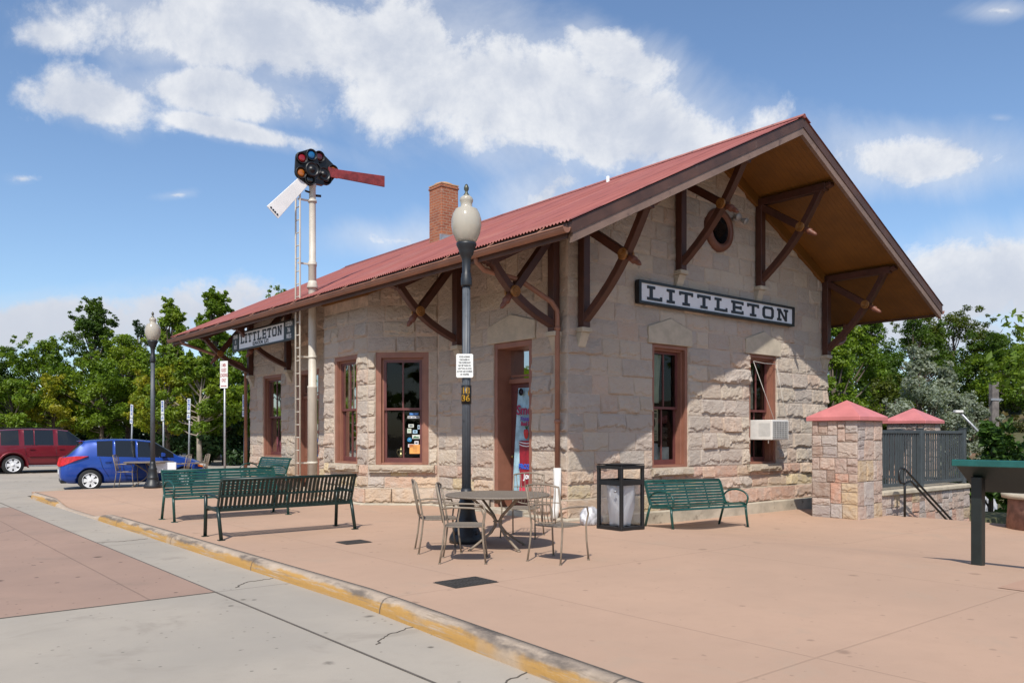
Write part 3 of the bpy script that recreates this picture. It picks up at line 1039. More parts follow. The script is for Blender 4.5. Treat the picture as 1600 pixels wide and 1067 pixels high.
FOOT = [(0, 0), (GW, 0), (GW, GL), (0, GL), (0, 8.31), (-1.09, 7.22), (-1.09, 5.16), (0, 4.07)]
ft = MB()
po = offset_poly([Vector((a, b)) for a, b in FOOT], 0.235)
ft.prism([(p.x, p.y, -0.5) for p in po], (0, 0, 0.54))
ft.build('footing', M_CONC, DEPOT, bevel=0.02)
ps = MB()
po = offset_poly([Vector((a, b)) for a, b in FOOT], 0.105)
pi_ = offset_poly([Vector((a, b)) for a, b in FOOT], -0.1)
n = len(po)
ps.add([(p.x, p.y, 0.345) for p in po] + [(p.x, p.y, 0.345) for p in pi_], [(i, (i + 1) % n, n + (i + 1) % n, n + i) for i in range(n)])
ps.build('plinth_cap', M_SMOOTH, DEPOT)
st = Stones()
for fr, ln, e0, e1, ops, sd in ((F_G, GW, .1, .1, (), 3), (F_L, 4.07, .1, -.04, ((0.95, 2.14, 0, 1),), 4), (F_B2, 1.541, -.04, .04, (), 5), (F_B1, 2.06, .04, .04, (), 6), (F_F, LF, -.04, .1, ((FD[0], FD[1], 0, 1),), 7), (F_B3, 1.541, .04, -.04, (), 8)):
    f2 = Frame(fr.O + fr.n * 0.105 - fr.a * e0, fr.a, fr.n)
    L = ln + e0 + e1
    for qa, qb in ([(0, ops[0][0] + e0), (ops[0][1] + e0, L)] if ops else [(0, L)]):
        st = Stones()
        st.wall(Frame(f2.O + f2.a * qa, f2.a, f2.n), qb - qa, [0.03, 0.35], (), seed=sd * 13 + int(qa * 7), ampf=lambda z: 0.05, lens=(0.7, 1.3))
        st.build('plinth', DEPOT)


def lintel(fr, L, name='lintel'):
    a, b, z0, zs_, zp = L
    m = MB()
    c = (a + b) / 2
    m.prism([fr.p(a, 0.045, z0), fr.p(b, 0.045, z0), fr.p(b, 0.045, zs_), fr.p(c, 0.045, zp), fr.p(a, 0.045, zs_)], fr.n * -0.12)
    m.build(name, M_SMOOTH, DEPOT, bevel=0.008)


lintel(F_G, LINT[0]); lintel(F_G, LINT[1]); lintel(F_L, LLINT[0])

M_SILL = M_SMOOTH
def sill(fr, a, b, z1=0.86, z0=0.70):
    s = Stones()
    s.block(Frame(fr.p(0, 0.06, 0), fr.a, fr.n), a, b, z0, z1 - 0.012, 0.03, 0.05, rnd.randrange(9999), (0.44, 0.36, 0.27), res=0.025)
    o = s.build('window_sill', DEPOT)
    m = MB(); fr.box(m, a, b, -0.1, 0.088, z1 - 0.03, z1 - 0.004)
    m.build('sill_top', M_SMOOTH, o)


sill(F_G, 5.40, 6.62); sill(F_G, 2.2, 3.44); sill(F_B2, 0.06, 1.50); sill(F_B1, 0.36, 1.66); sill(F_F, FW[0] - .05, FW[1] + .05)


def window(fr, op, face=0.10, depth=0.30, inner=-0.16, cas=0.10, low=0.0, rail=0.5, mull=True):
    """timber-lined opening with a two-over-two sliding sash"""
    x0, x1, z0, z1 = op
    m = MB()
    fr.box(m, x0, x0 + cas, -depth, -0.018, z0, z1); fr.box(m, x1 - cas, x1, -depth, -0.018, z0, z1)
    fr.box(m, x0 + cas, x1 - cas, -depth, -0.018, z1 - cas, z1); fr.box(m, x0 + cas, x1 - cas, -depth, -0.03, z0, z0 + 0.05)
    # stepped inner moulding
    i = cas; s = 0.045
    fr.box(m, x0 + i, x0 + i + s, -depth, -0.09, z0 + .05, z1 - cas); fr.box(m, x1 - i - s, x1 - i, -depth, -0.09, z0 + .05, z1 - cas)
    fr.box(m, x0 + i + s, x1 - i - s, -depth, -0.09, z1 - cas - s, z1 - cas)
    root = m.build('window', M_TRIM, DEPOT, bevel=0.006)
    a, b = x0 + i + s, x1 - i - s
    zb, zt = z0 + 0.05, z1 - cas - s
    zm = zb + (zt - zb) * rail
    sa = MB(); c = (a + b) / 2
    w = 0.055
    for (u0, u1, oo) in ((zm - 0.02, zt, inner), (zb, zm + 0.03, inner - 0.05)):
        o0, o1 = oo - 0.022, oo + 0.022
        fr.box(sa, a, a + w, o0, o1, u0, u1); fr.box(sa, b - w, b, o0, o1, u0, u1)
        fr.box(sa, a + w, b - w, o0, o1, u1 - 0.05, u1); fr.box(sa, a + w, b - w, o0, o1, u0, u0 + (0.05 if u0 > zb + .1 else 0.10))
        if mull: fr.box(sa, c - 0.016, c + 0.016, o0 + .004, o1 - .004, u0 + 0.05, u1 - 0.05)
    sa.build('sash', M_SASH, root)
    pn = MB()
    for (u0, u1, oo) in ((zm, zt, inner), (zb, zm, inner - 0.05)):
        pn.add([fr.p(a + w - .01, oo, u0 + .03), fr.p(b - w + .01, oo, u0 + .03), fr.p(b - w + .01, oo, u1 - .04), fr.p(a + w - .01, oo, u1 - .04)], [(0, 1, 2, 3)])
    pn.build('pane', M_GLASS, root)
    return root


GW1 = window(F_G, W1, inner=-0.20, cas=0.075)
GW2 = window(F_G, W2, inner=-0.20, cas=0.075)
GB2 = window(F_B2, BW2, inner=-0.11, cas=0.12, rail=0.52)
GB1 = window(F_B1, BW1, inner=-0.13, cas=0.10, rail=0.52)
GFW = window(F_F, FW, inner=-0.16, cas=0.09)


def curtain(fr, x0, x1, z0, z1, o, root, colm, belly=0.0):
    m = MB(); n = 24; vs = []
    for k, z in enumerate(lin(z0, z1, 8)):
        for i in range(n + 1):
            f = i / n
            xx = x0 + (x1 - x0) * f * (1 - belly * math.sin(math.pi * k / 8 * 0.5 + 1.57) * 0.5)
            vs.append(fr.p(xx, o + 0.02 * math.sin(f * 31), z))
    fs = [(k * (n + 1) + i, k * (n + 1) + i + 1, (k + 1) * (n + 1) + i + 1, (k + 1) * (n + 1) + i) for k in range(8) for i in range(n)]
    m.add(vs, fs, True)
    return m.build('curtain', colm, root)


M_CURT = mat('pale_green_curtain', (0.62, 0.66, 0.50), 0.9, var=0.1)
curtain(F_G, W1[0] + .20, W1[0] + .60, 2.15, 3.12, -0.27, GW1, M_CURT, 0.4)
curtain(F_G, W2[0] + .16, W2[0] + .40, 2.1, 3.12, -0.36, GW2, mat('grey_green_blind', (0.30, 0.33, 0.27), 0.9))
curtain(F_G, W2[0] + .55, W2[0] + .66, 2.1, 3.0, -0.36, GW2, mat('cream_curtain', (0.6, 0.57, 0.48), 0.9))


def door(fr, op, ztrans, swing=None, recess=0.34, two=False):
    x0, x1, z0, z1 = op
    m = MB()
    fr.box(m, x0, x0 + .10, -recess - .1, -0.015, z0, z1); fr.box(m, x1 - .10, x1, -recess - .1, -0.015, z0, z1)
    fr.box(m, x0 + .10, x1 - .10, -recess - .1, -0.015, z1 - .11, z1)
    fr.box(m, x0 + .10, x1 - .10, -recess - .06, -recess + .04, ztrans, ztrans + .09)
    fr.box(m, x0 + .14, x1 - .14, -recess - .03, -recess + .01, ztrans + .13, ztrans + .17)
    root = m.build('door_frame', M_TRIM, DEPOT, bevel=0.006)
    g = MB(); g.add([fr.p(x0 + .1, -recess - .02, ztrans + .09), fr.p(x1 - .1, -recess - .02, ztrans + .09), fr.p(x1 - .1, -recess - .02, z1 - .11), fr.p(x0 + .1, -recess - .02, z1 - .11)], [(0, 1, 2, 3)])
    g.build('transom_pane', M_GLASS, root)
    return root


DF = door(F_L, LD, 2.52)
m = MB(); F_L.box(m, LD[0] + .1, LD[1] - .1, -.42, -.37, 0.12, 2.52)
F_L.box(m, LD[0] + .2, LD[1] - .2, -.37, -.355, 0.35, 1.0); F_L.box(m, LD[0] + .2, LD[1] - .2, -.37, -.355, 1.15, 2.35)
dl = m.build('door_leaf', M_SASH, DF, bevel=0.004)
m = MB(); m.lathe([(0.0, 0), (0.03, 0.01), (0.034, 0.03), (0.02, 0.05), (0.0, 0.055)], 12, Matrix.Translation(F_L.p(LD[1] - .17, -.365, 1.08)) @ Matrix.Rotation(R(-90), 4, 'Y'))
m.build('door_knob', mat('old_brass', (0.5, 0.36, 0.14), 0.3, metal=0.9), dl)
m = MB(); F_L.box(m, LD[0] - .05, LD[1] + .05, -.4, .26, -0.3, 0.09); m.build('door_step', M_CONC, DEPOT, bevel=0.015)
DF2 = door(F_F, FD, 2.52, recess=0.18)
m = MB()
F_F.box(m, FD[0] + .1, FD[1] - .1, -.25, -.21, 0.1, 0.9)
for xx in (FD[0] + .1, (FD[0] + FD[1]) / 2 - .05, FD[1] - .2): F_F.box(m, xx, xx + .1, -.25, -.20, .9, 2.52)
F_F.box(m, FD[0] + .1, FD[1] - .1, -.245, -.205, 1.55, 1.64)
d2 = m.build('door_leaf', M_TRIM, DF2, bevel=0.004)
m = MB(); m.add([F_F.p(FD[0] + .1, -.23, .9), F_F.p(FD[1] - .1, -.23, .9), F_F.p(FD[1] - .1, -.23, 2.5), F_F.p(FD[0] + .1, -.23, 2.5)], [(0, 1, 2, 3)]); m.build('door_pane', M_GLASS, d2)

# round attic window
rw = MB()
Mrw = Matrix.Translation(F_G.p(4.35, 0.0, 5.83)) @ Matrix.Rotation(R(90), 4, 'X')
rw.lathe([(0.30, 0.02), (0.30, 0.10), (0.34, 0.13), (0.44, 0.10), (0.46, 0.05), (0.47, -0.04)], 36, Mrw)
rwo = rw.build('round_window', mat('brown_round_frame', (0.15, 0.058, 0.035), 0.5), DEPOT)
m = MB(); m.lathe([(0.0, 0.055), (0.30, 0.055)], 36, Mrw); m.build('round_pane', M_CARGLASS, rwo)

# ---- roof
def corrugated(t_a, t_b, name):
    n = int((FAR + OV) / 0.0765) * 6
    ys = np.linspace(-OV - 0.02, FAR + 0.02, n + 1)
    wv = 0.014 * np.sin(ys / 0.0765 * 2 * np.pi)
    rows = np.linspace(t_a, t_b, 7)
    V = np.zeros((len(rows), n + 1, 3))
    for r, t in enumerate(rows):
        V[r, :, 0] = t; V[r, :, 1] = ys; V[r, :, 2] = roof_z(t) + wv
    idx = np.arange(len(rows) * (n + 1)).reshape(len(rows), n + 1)
    q = np.stack([idx[:-1, :-1], idx[:-1, 1:], idx[1:, 1:], idx[1:, :-1]], -1).reshape(-1, 4)
    if t_a < t_b: q = q[:, ::-1]
    return np_mesh(name, V.reshape(-1, 3), q, smooth=True)


me = corrugated(-EA - 0.05, GW / 2, 'roof')
ROOF = link('roof', me, M_ROOF, DEPOT)
link('roof', corrugated(GW + EA + 0.05, GW / 2, 'roof'), M_ROOF, DEPOT)
rc = MB()
rc.tube([(GW / 2, -OV - .03, ZR + 0.005), (GW / 2, FAR + .03, ZR + 0.005)], 0.045, 8)
for sgn in (-1, 1):
    rc.prism([(GW / 2, -OV - .03, ZR + .03), (GW / 2 + sgn * .22, -OV - .03, ZR + .03 - SL * .22), (GW / 2 + sgn * .22, -OV - .03, ZR + .022 - SL * .22), (GW / 2, -OV - .03, ZR + .02)], (0, FAR + OV + .06, 0))
rc.build('ridge_cap', M_ROOF, ROOF)
# timber deck with the ochre soffit
for sgn in (-1, 1):
    m = MB(); e = GW / 2 + EA - 0.02
    pts = [(0, -0.03), (e, -0.03), (e, -0.22), (0, -0.22)]
    m.prism([(GW / 2 + sgn * u, -OV + 0.10, ZR - SL * u + dz) for u, dz in pts], (0, FAR + OV - 0.2, 0))
    m.build('soffit', M_SOFFIT, DEPOT)
    for yy, nm in ((-OV, 1), (FAR - 0.10, 0)):
        m = MB()
        m.prism([(GW / 2 + sgn * u, yy, ZR - SL * u + dz) for u, dz in ((0, -0.022), (e + .03, -0.022), (e + .03, -0.20), (0, -0.20))], (0, 0.10, 0))
        fb = m.build('fascia_board', M_FASCIA, DEPOT)
        m = MB()
        m.prism([(GW / 2 + sgn * u, yy + .015, ZR - SL * u + dz) for u, dz in ((0, -0.20), (e + .0, -0.20), (e + .0, -0.345), (0, -0.345))], (0, 0.07, 0))
        m.build('fascia_trim', M_FASCIA2, fb)
    # eave board
    m = MB(); te = GW / 2 + sgn * e
    m.box(min(te, te + sgn * .04), max(te, te + sgn * .04), -OV + .1, FAR - .1, ZS - 0.27, ZS - 0.045)
    m.build('eave_board', M_FASCIA, DEPOT)
    # frieze boards against the gable
    m = MB()
    m.prism([(GW / 2 + sgn * u, -0.10, ZR - SL * u + dz) for u, dz in ((0, -0.22), (GW / 2 + .1, -0.22), (GW / 2 + .1, -0.46), (0, -0.46))], (0, 0.11, 0))
    m.build('frieze_board', M_SOFFIT, DEPOT)
    # half-round gutter
    m = MB(); c = GW / 2 + sgn * (e + .115)
    pr = []
    for k in range(9):
        an = math.pi + math.pi * k / 8
        pr.append((c + 0.075 * math.cos(an), ZS - 0.135 + 0.075 * math.sin(an) * 1.05))
    pr2 = [(c + 0.066 * math.cos(math.pi + math.pi * k / 8), ZS - 0.132 + 0.066 * math.sin(math.pi + math.pi * k / 8)) for k in range(8, -1, -1)]
    m.prism([(a, -OV + .02, b) for a, b in pr + pr2], (0, FAR + OV - .04, 0))
    m.tube([(c - .076 * 1, -OV + .02, ZS - .132), (c - .076, FAR - .02, ZS - .132)], 0.011, 6)
    m.tube([(c + .076 * 1, -OV + .02, ZS - .132), (c + .076, FAR - .02, ZS - .132)], 0.011, 6)
    m.prism([(a, -OV + .025, b) for a, b in pr], (0, 0.006, 0)); m.prism([(a, FAR - .03, b) for a, b in pr], (0, 0.006, 0))
    for yy in lin(-1.4, FAR - .6, 14):
        m.tube([(c - sgn * .12, yy, ZS + .02), (c - sgn * .02, yy, ZS - .06), (c + sgn * .08, yy, ZS - .125)], 0.010, 5)
    m.build('gutter', M_GUTTER, DEPOT)

# frieze of the bay: the soffit meets it lower down
m = MB()
zb = soffit_z(-1.09)
F_B1.box(m, -0.02, 2.08, 0.0, 0.07, zb - .16, zb + .06)
m.prism([F_B2.p(0.0, 0.075, soffit_z(0) - .16), F_B2.p(1.56, 0.075, zb - .16), F_B2.p(1.56, 0.075, zb + .06), F_B2.p(0, 0.075, soffit_z(0) + .06)], F_B2.n * -0.07)
F_L.box(m, 0.0, 4.0, 0.0, 0.06, soffit_z(0) - .14, soffit_z(0) + .03)
F_F.box(m, 0.0, LF, 0.0, 0.06, soffit_z(0) - .14, soffit_z(0) + .03)
m.build('frieze_board', M_SOFFIT, DEPOT)

# chimney and vent
ch = MB()
ch.box(2.62, 3.18, 7.72, 8.32, 6.3, 8.33)
ch.box(2.60, 3.20, 7.70, 8.34, 8.24, 8.30)
chim = ch.build('chimney', M_BRICK, ROOF, bevel=0.012)
m = MB(); vs = []
m.prism([(2.61, 7.71, 8.33), (3.19, 7.71, 8.33), (3.19, 8.33, 8.33), (2.61, 8.33, 8.33)], (0, 0, 0.03))
m.lathe([(0.28, 8.35), (0.26, 8.40), (0.18, 8.435), (0.14, 8.44)], 16, Matrix.Translation((2.9, 8.02, 0)))
m.build('chimney_cap', mat('sandy_mortar_cap', (0.46, 0.27, 0.15), 0.95, var=0.2), chim)
m = MB(); m.box(2.54, 3.26, 7.64, 7.70, 6.55, 6.93)
m.prism([(2.56, 7.66, roof_z(2.56) - .02), (3.24, 7.66, roof_z(3.24) - .02), (3.24, 7.66, roof_z(3.24) + .03), (2.56, 7.66, roof_z(2.56) + .03)], (0, -.12, 0))
m.build('flashing', M_GALV, chim)
m = MB(); m.tube([(3.9, 2.75, 7.2), (3.9, 2.75, 7.55)], 0.04, 10); m.build('vent_pipe', M_SIGNW, ROOF)


# ---- brackets
def bracket(fr, x, zb, ztop, out, drop=0.0, label=None, w=0.15):
    """post, curved strut, cross brace with a turned pendant, and the tie along the soffit"""
    m = MB()
    P = lambda o, z, dx=0.0: fr.p(x + dx, o, z)
    hw = 0.075
    def bar2(pts, wd):
        """flat bar in the bracket plane, thickness 2*hw"""
        n = len(pts); L = []; Rr = []
        for i in range(n):
            p = Vector(pts[i]); a = Vector(pts[max(i - 1, 0)]); b = Vector(pts[min(i + 1, n - 1)])
            d = (b - a).normalized(); nn = Vector((-d.y, d.x))
            L.append(p + nn * wd / 2); Rr.append(p - nn * wd / 2)
        vs = []
        for i in range(n):
            for q in (L[i], Rr[i]):
                for dx in (-hw, hw): vs.append(P(q.x, q.y, dx))
        fs = [(0, 1, 3, 2), (4 * n - 4, 4 * n - 2, 4 * n - 1, 4 * n - 3)]
        for i in range(n - 1):
            b0, b1 = 4 * i, 4 * i + 4
            fs += [(b0, b1, b1 + 1, b0 + 1), (b0 + 2, b0 + 3, b1 + 3, b1 + 2), (b0, b0 + 2, b1 + 2, b1), (b0 + 1, b1 + 1, b1 + 3, b0 + 3)]
        m.add(vs, fs)
    zo = ztop - drop
    fr.box(m, x - 0.082, x + 0.082, 0.035, 0.035 + w, zb + 0.0, ztop)
    # curved strut
    pts = []
    for i in range(9):
        f = i / 8
        o = 0.10 + (out - 0.22) * f; z = zb + 0.10 + (zo - 0.06 - zb - 0.10) * f
        nrm = Vector((-(zo - zb), out)).normalized()
        bul = -0.11 * math.sin(math.pi * f)
        pts.append((o - nrm.x * bul * 0 + 0.0, z))
        pts[-1] = (o + 0.10 * math.sin(math.pi * f), z - 0.10 * math.sin(math.pi * f))
    bar2(pts, 0.125)
    # tie under the soffit
    hw = 0.082
    bar2([(0.05, ztop - 0.075), (out - 0.02, zo - 0.075)], 0.15)
    # tapered tip
    bar2([(out - 0.02, zo - 0.075), (out + 0.10, zo - 0.04)], 0.08)
    hw = 0.07
    mid = Vector(pts[5])
    st_ = Vector((0.16, ztop - 0.18)); d = (mid - st_).normalized()
    bar2([tuple(st_), tuple(mid)], 0.14)
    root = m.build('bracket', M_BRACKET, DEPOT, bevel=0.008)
    # turned pendant
    e0 = mid + d * 0.06; n3 = fr.n * d.x + Vector((0, 0, d.y))
    Mx = Matrix.Translation(P(e0.x, e0.y)) @ n3.to_track_quat('Z', 'Y').to_matrix().to_4x4()
    q = MB(); q.lathe([(0.055, 0), (0.058, 0.10), (0.066, 0.13), (0.066, 0.18), (0.044, 0.20), (0.048, 0.25), (0.036, 0.31), (0.0, 0.36)], 12, Mx)
    q.build('pendant', mat('red_brown_pendant', (0.16, 0.058, 0.035), 0.5) if 'red_brown_pendant' not in bpy.data.materials else bpy.data.materials['red_brown_pendant'], root)
    for sg in (-1, 1):
        ax = fr.a * sg
        Mx = Matrix.Translation(P(mid.x, mid.y, sg * 0.072)) @ ax.to_track_quat('Z', 'Y').to_matrix().to_4x4()
        b = MB(); b.lathe([(0.10, -0.01), (0.10, 0.03), (0.09, 0.045), (0.077, 0.026), (0.064, 0.026), (0.054, 0.05), (0.042, 0.03), (0.028, 0.032), (0.0, 0.055)], 24, Mx)
        b.build('boss', M_OCHRE, root)
    # stone corbel
    c = MB()
    fr.box(c, x - 0.12, x + 0.12, 0.0, 0.20, zb - 0.09, zb - 0.004)
    c.prism([fr.p(x - .10, 0.16, zb - .09), fr.p(x - .10, 0.0, zb - .09), fr.p(x - .10, 0.0, zb - .36), fr.p(x - .10, 0.06, zb - .34)], fr.a * 0.20)
    c.build('corbel', M_SMOOTH, DEPOT, bevel=0.01)
    return root


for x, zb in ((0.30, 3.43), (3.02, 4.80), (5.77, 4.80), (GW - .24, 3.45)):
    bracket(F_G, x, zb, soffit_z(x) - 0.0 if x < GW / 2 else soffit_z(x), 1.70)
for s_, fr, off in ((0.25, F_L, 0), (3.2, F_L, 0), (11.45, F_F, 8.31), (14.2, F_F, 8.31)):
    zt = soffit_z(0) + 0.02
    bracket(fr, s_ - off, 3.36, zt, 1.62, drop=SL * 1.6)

# ---- downspouts
ds = MB()
g0 = (-1.82, 0.30, ZS - 0.16)
ds.tube([g0, (-1.78, 0.32, ZS - .26), (-1.60, 0.36, ZS - .36), (-0.9, 0.25, 4.18), (-0.24, 0.16, 3.86), (-0.13, 0.14, 3.72), (-0.12, 0.14, 3.55), (-0.12, 0.14, 0.85)], 0.046, 12)
for z in (3.4, 1.75): ds.lathe([(0.058, -.03), (0.058, .03)], 12, Matrix.Translation((-0.12, 0.14, z)))
dso = ds.build('downspout', M_GUTTER, DEPOT)
m = MB(); m.tube([(-0.12, 0.14, 0.92), (-0.125, 0.13, 0.5), (-0.17, 0.12, 0.18), (-0.24, 0.11, 0.02)], [0.07, 0.066, 0.07, 0.075], 14); m.build('downspout_boot', M_PLASTICW, dso)
m = MB(); m.tube([(-1.80, FAR - 0.9, ZS - .16), (-1.75, FAR - .95, ZS - .3), (-1.2, FAR - 1.3, 4.12), (-0.3, GL - .1, 3.7), (-.13, GL + .04, 3.5), (-.13, GL + .04, .05)], 0.05, 10); m.build('downspout', M_GUTTER, DEPOT)
m = MB(); m.tube([(GW + 1.75, 0.5, ZS - .1), (GW + 1.75, .5, ZS - .62), (GW + 1.6, .5, ZS - .72), (GW + .3, .3, 3.7), (GW + .1, .2, 3.4), (GW + .1, .2, -.2)], 0.05, 10); m.build('downspout', M_GUTTER, DEPOT)
m = MB()
m.tube([(-1.78 + .1, .5, 4.52), (-1.2, .35, 4.40)], 0.02, 6)
# conduit and floodlights on the gable
fl = MB()
fl.tube([F_G.p(4.86, 0.03, 6.15), F_G.p(4.86, 0.10, 6.15)], 0.05, 12)
for dx, dz in ((-0.11, 0.03), (0.12, -0.02)):
    fl.tube([F_G.p(4.86, 0.10, 6.15), F_G.p(4.86 + dx, 0.16, 6.15 + dz)], 0.018, 8)
    Mx = Matrix.Translation(F_G.p(4.86 + dx, 0.15, 6.15 + dz)) @ Vector((dx * 1.5, -1, -0.5)).to_track_quat('Z', 'Y').to_matrix().to_4x4()
    fl.lathe([(0.03, 0), (0.045, 0.05), (0.075, 0.12), (0.075, 0.14), (0.0, 0.145)], 14, Mx)
fl.build('floodlight', mat('grey_floodlight', (0.3, 0.3, 0.3), 0.35), DEPOT)

# ================================================================== lettering
def slab_letters(word, h, w_letter, gap, stroke, depth):
    """slab-serif capitals built from bars, standing on y=0, returns MB in x/y/z(depth) space"""
    m = MB(); x = 0.0; s = stroke
    def r(x0, x1, y0, y1): m.box(x0, x1, y0, y1, 0, depth)
    for chx in word:
        w = w_letter * (0.55 if chx == 'I' else 1.0)
        c = x + w / 2; th = s * 0.62
        if chx == 'L':
            r(x, x + s * 2.6, h - th, h); r(x + s * .8, x + s * 1.8, th, h - th); r(x, x + w, 0, th); r(x + w - th, x + w, th, h * .30)
        elif chx == 'I':
            r(x, x + w, h - th, h); r(c - s / 2, c + s / 2, th, h - th); r(x, x + w, 0, th)
        elif chx == 'T':
            r(x, x + w, h - th, h); r(x, x + th, h * .72, h - th); r(x + w - th, x + w, h * .72, h - th)
            r(c - s / 2, c + s / 2, th, h - th); r(c - s * 1.3, c + s * 1.3, 0, th)
        elif chx == 'E':
            r(x, x + w, h - th, h); r(x + s * .6, x + s * 1.6, th, h - th); r(x, x + w, 0, th)
            r(x + w - th, x + w, h * .74, h - th); r(x + w - th, x + w, th, h * .28); r(x + s * 1.6, x + w * .72, h / 2 - th / 2, h / 2 + th / 2)
            r(x + w * .72, x + w * .72 + th, h * .36, h * .64)
        elif chx == 'O':
            b = s * 0.7
            o = [(x + b, 0), (x + w - b, 0), (x + w, b), (x + w, h - b), (x + w - b, h), (x + b, h), (x, h - b), (x, b)]
            i = [(x + s + b * .4, th), (x + w - s - b * .4, th), (x + w - s, th + b * .5), (x + w - s, h - th - b * .5), (x + w - s - b * .4, h - th), (x + s + b * .4, h - th), (x + s, h - th - b * .5), (x + s, th + b * .5)]
            for k in range(8):
                k2 = (k + 1) % 8
                m.prism([(*o[k], 0), (*o[k2], 0), (*i[k2], 0), (*i[k], 0)], (0, 0, depth))
        elif chx == 'N':
            r(x, x + s * 1.7, h - th, h); r(x + s * .5, x + s * 1.3, th, h - th); r(x, x + s * 1.9, 0, th)
            r(x + w - s * 1.9, x + w, h - th, h); r(x + w - s * 1.3, x + w - s * .5, th * .0, h - th)
            m.prism([(x + s * .8, h - th * .5, 0), (x + s * 1.7, h - th * .5, 0), (x + w - s * .55, 0, 0), (x + w - s * 1.35, 0, 0)], (0, 0, depth * 1.2))
        x += w + gap
    return m, x - gap






# gable sign
GS = empty('station_name_sign', B(4.42, -0.09, 4.24), TH, 'wide white board reading LITTLETON in slab letters, black framed, on the gable wall', 'sign')
sw, sh = 5.36, 0.45
m = MB(); m.box(-sw / 2 + .06, sw / 2 - .06, -0.02, 0.03, -sh / 2 + .04, sh / 2 - .04); m.build('sign_panel', M_WHITE, GS)
m = MB()
for z0, z1 in ((-sh / 2, -sh / 2 + .05), (sh / 2 - .05, sh / 2)): m.box(-sw / 2, sw / 2, -0.05, 0.06, z0, z1)
for x0, x1 in ((-sw / 2, -sw / 2 + .07), (sw / 2 - .07, sw / 2)): m.box(x0, x1, -0.05, 0.06, -sh / 2 + .05, sh / 2 - .05)
m.build('sign_frame', M_BLACKP, GS, bevel=0.006)
l, wd = slab_letters('LITTLETON', 0.27, 0.42, 0.135, 0.085, 0.012)
k = 4.86 / wd
lo = [Vector((p.x * k - 4.86 / 2 - 0.0, -0.021 - p.z, p.y - 0.135)) for p in l.v]
l.v = lo
l.build('lettering', M_NAVY, GS)

# hanging platform sign
PS = empty('hanging_station_sign', B(-1.35, 10.3, 4.10), TH, 'white LITTLETON sign with elevation line and black end panels hung under the platform eave', 'sign')
# local: x' runs along -s (left to right as read) -> local -y ; face looks towards -x
def PP(a, o, z): return Vector((-o, -a, z))   # a along reading direction, o outwards
def pbox(m, a0, a1, o0, o1, z0, z1):
    p = PP(a0, o0, z0); q = PP(a1, o1, z1)
    m.box(min(p.x, q.x), max(p.x, q.x), min(p.y, q.y), max(p.y, q.y), z0, z1)
m = MB(); pbox(m, -1.48, 1.45, -0.02, 0.035, -0.205, 0.215); m.build('sign_panel', M_WHITE, PS)
m = MB()
pbox(m, -1.97, -1.50, -0.03, 0.04, -0.25, 0.26); pbox(m, 1.47, 2.10, -0.03, 0.04, -0.25, 0.26)
pbox(m, -1.50, 1.47, -0.03, 0.045, -0.25, -0.21); pbox(m, -1.50, 1.47, -0.03, 0.045, 0.22, 0.26)
m.build('sign_frame', M_BLACKP, PS)
l, wd = slab_letters('LITTLETON', 0.245, 0.36, 0.10, 0.07, 0.01)
k = 2.72 / wd
l.v = [PP(p.x * k - 1.36 - 0.01, 0.036 + p.z, p.y - 0.075) for p in l.v]
l.build('lettering', M_NAVY, PS)
M_DULLW = mat('dull_white_paint', (0.62, 0.62, 0.62), 0.6)
for body, a, size, mt, zz, sx in (('ELEVATION  5,372', 0.0, 0.125, M_NAVY, -0.145, 1.05), ('DENVER\n10\nMILES', -1.735, 0.145, M_DULLW, 0.0, 0.55), ('OGDEN\n766\nMILES', 1.77, 0.15, M_DULLW, 0.0, 0.75)):
    me = text_mesh(body, size, bold=0.004)
    Mx = frame_M(PP(a, 0.037 if mt is M_NAVY else 0.0425, zz), PP(1, 0, 0), (0, 0, 1)) @ Matrix.Diagonal((sx, 1, 1, 1))
    me.transform(Mx); link('lettering', me, mt, PS)
m = MB()
for a in (-1.2, 1.2): m.tube([PP(a, 0, 0.25), PP(a, 0, 0.6)], 0.012, 6)
m.build('hanger', M_BLACKP, PS)

# ================================================================== air conditioner
AC = empty('air_conditioner', B(6.03, -0.02, 1.62), TH, 'white window air conditioner sticking out of the right gable window', 'air conditioner')
m = MB(); m.box(-0.33, 0.33, -0.42, 0.25, -0.22, 0.22); m.build('casing', M_PLASTICW, AC, bevel=0.012)
m = MB(); m.box(-0.295, 0.27, -0.4245, -0.4205, -0.175, 0.18); m.build('grille_recess', mat('grey_fins', (0.07, 0.07, 0.07), 0.6), AC)
m = MB()
for x in lin(-0.295, 0.27, 9): m.box(x - .008, x + .008, -0.434, -0.425, -0.175, 0.18)
for z in lin(-0.175, 0.18, 8): m.box(-0.295, 0.27, -0.432, -0.4255, z - .007, z + .007)
m.build('grille', M_GREYGRILL, AC)
m = MB()
for y in lin(-0.36, -0.10, 10): m.box(-0.3335, -0.3305, y - .007, y + .007, -0.14, 0.15)
m.build('side_louvre', M_GREYGRILL, AC)
m = MB(); m.tube([(-.28, -.30, -.22), (-.28, -.30, -.30)], 0.012, 6); m.build('drain_spout', M_PLASTICW, AC)

m = MB(); m.tube([(-.40, .0, 1.52), (-.18, -.38, .22)], .006, 5); m.tube([(.47, -.02, 1.5), (.30, -.38, .22)], .005, 5); m.tube([(-.42, -.01, 1.52), (.0, -.03, 1.49), (.47, -.02, 1.5)], .006, 5)
m.build('support_rope', mat('pale_rope', (.5, .48, .44), .8), AC)
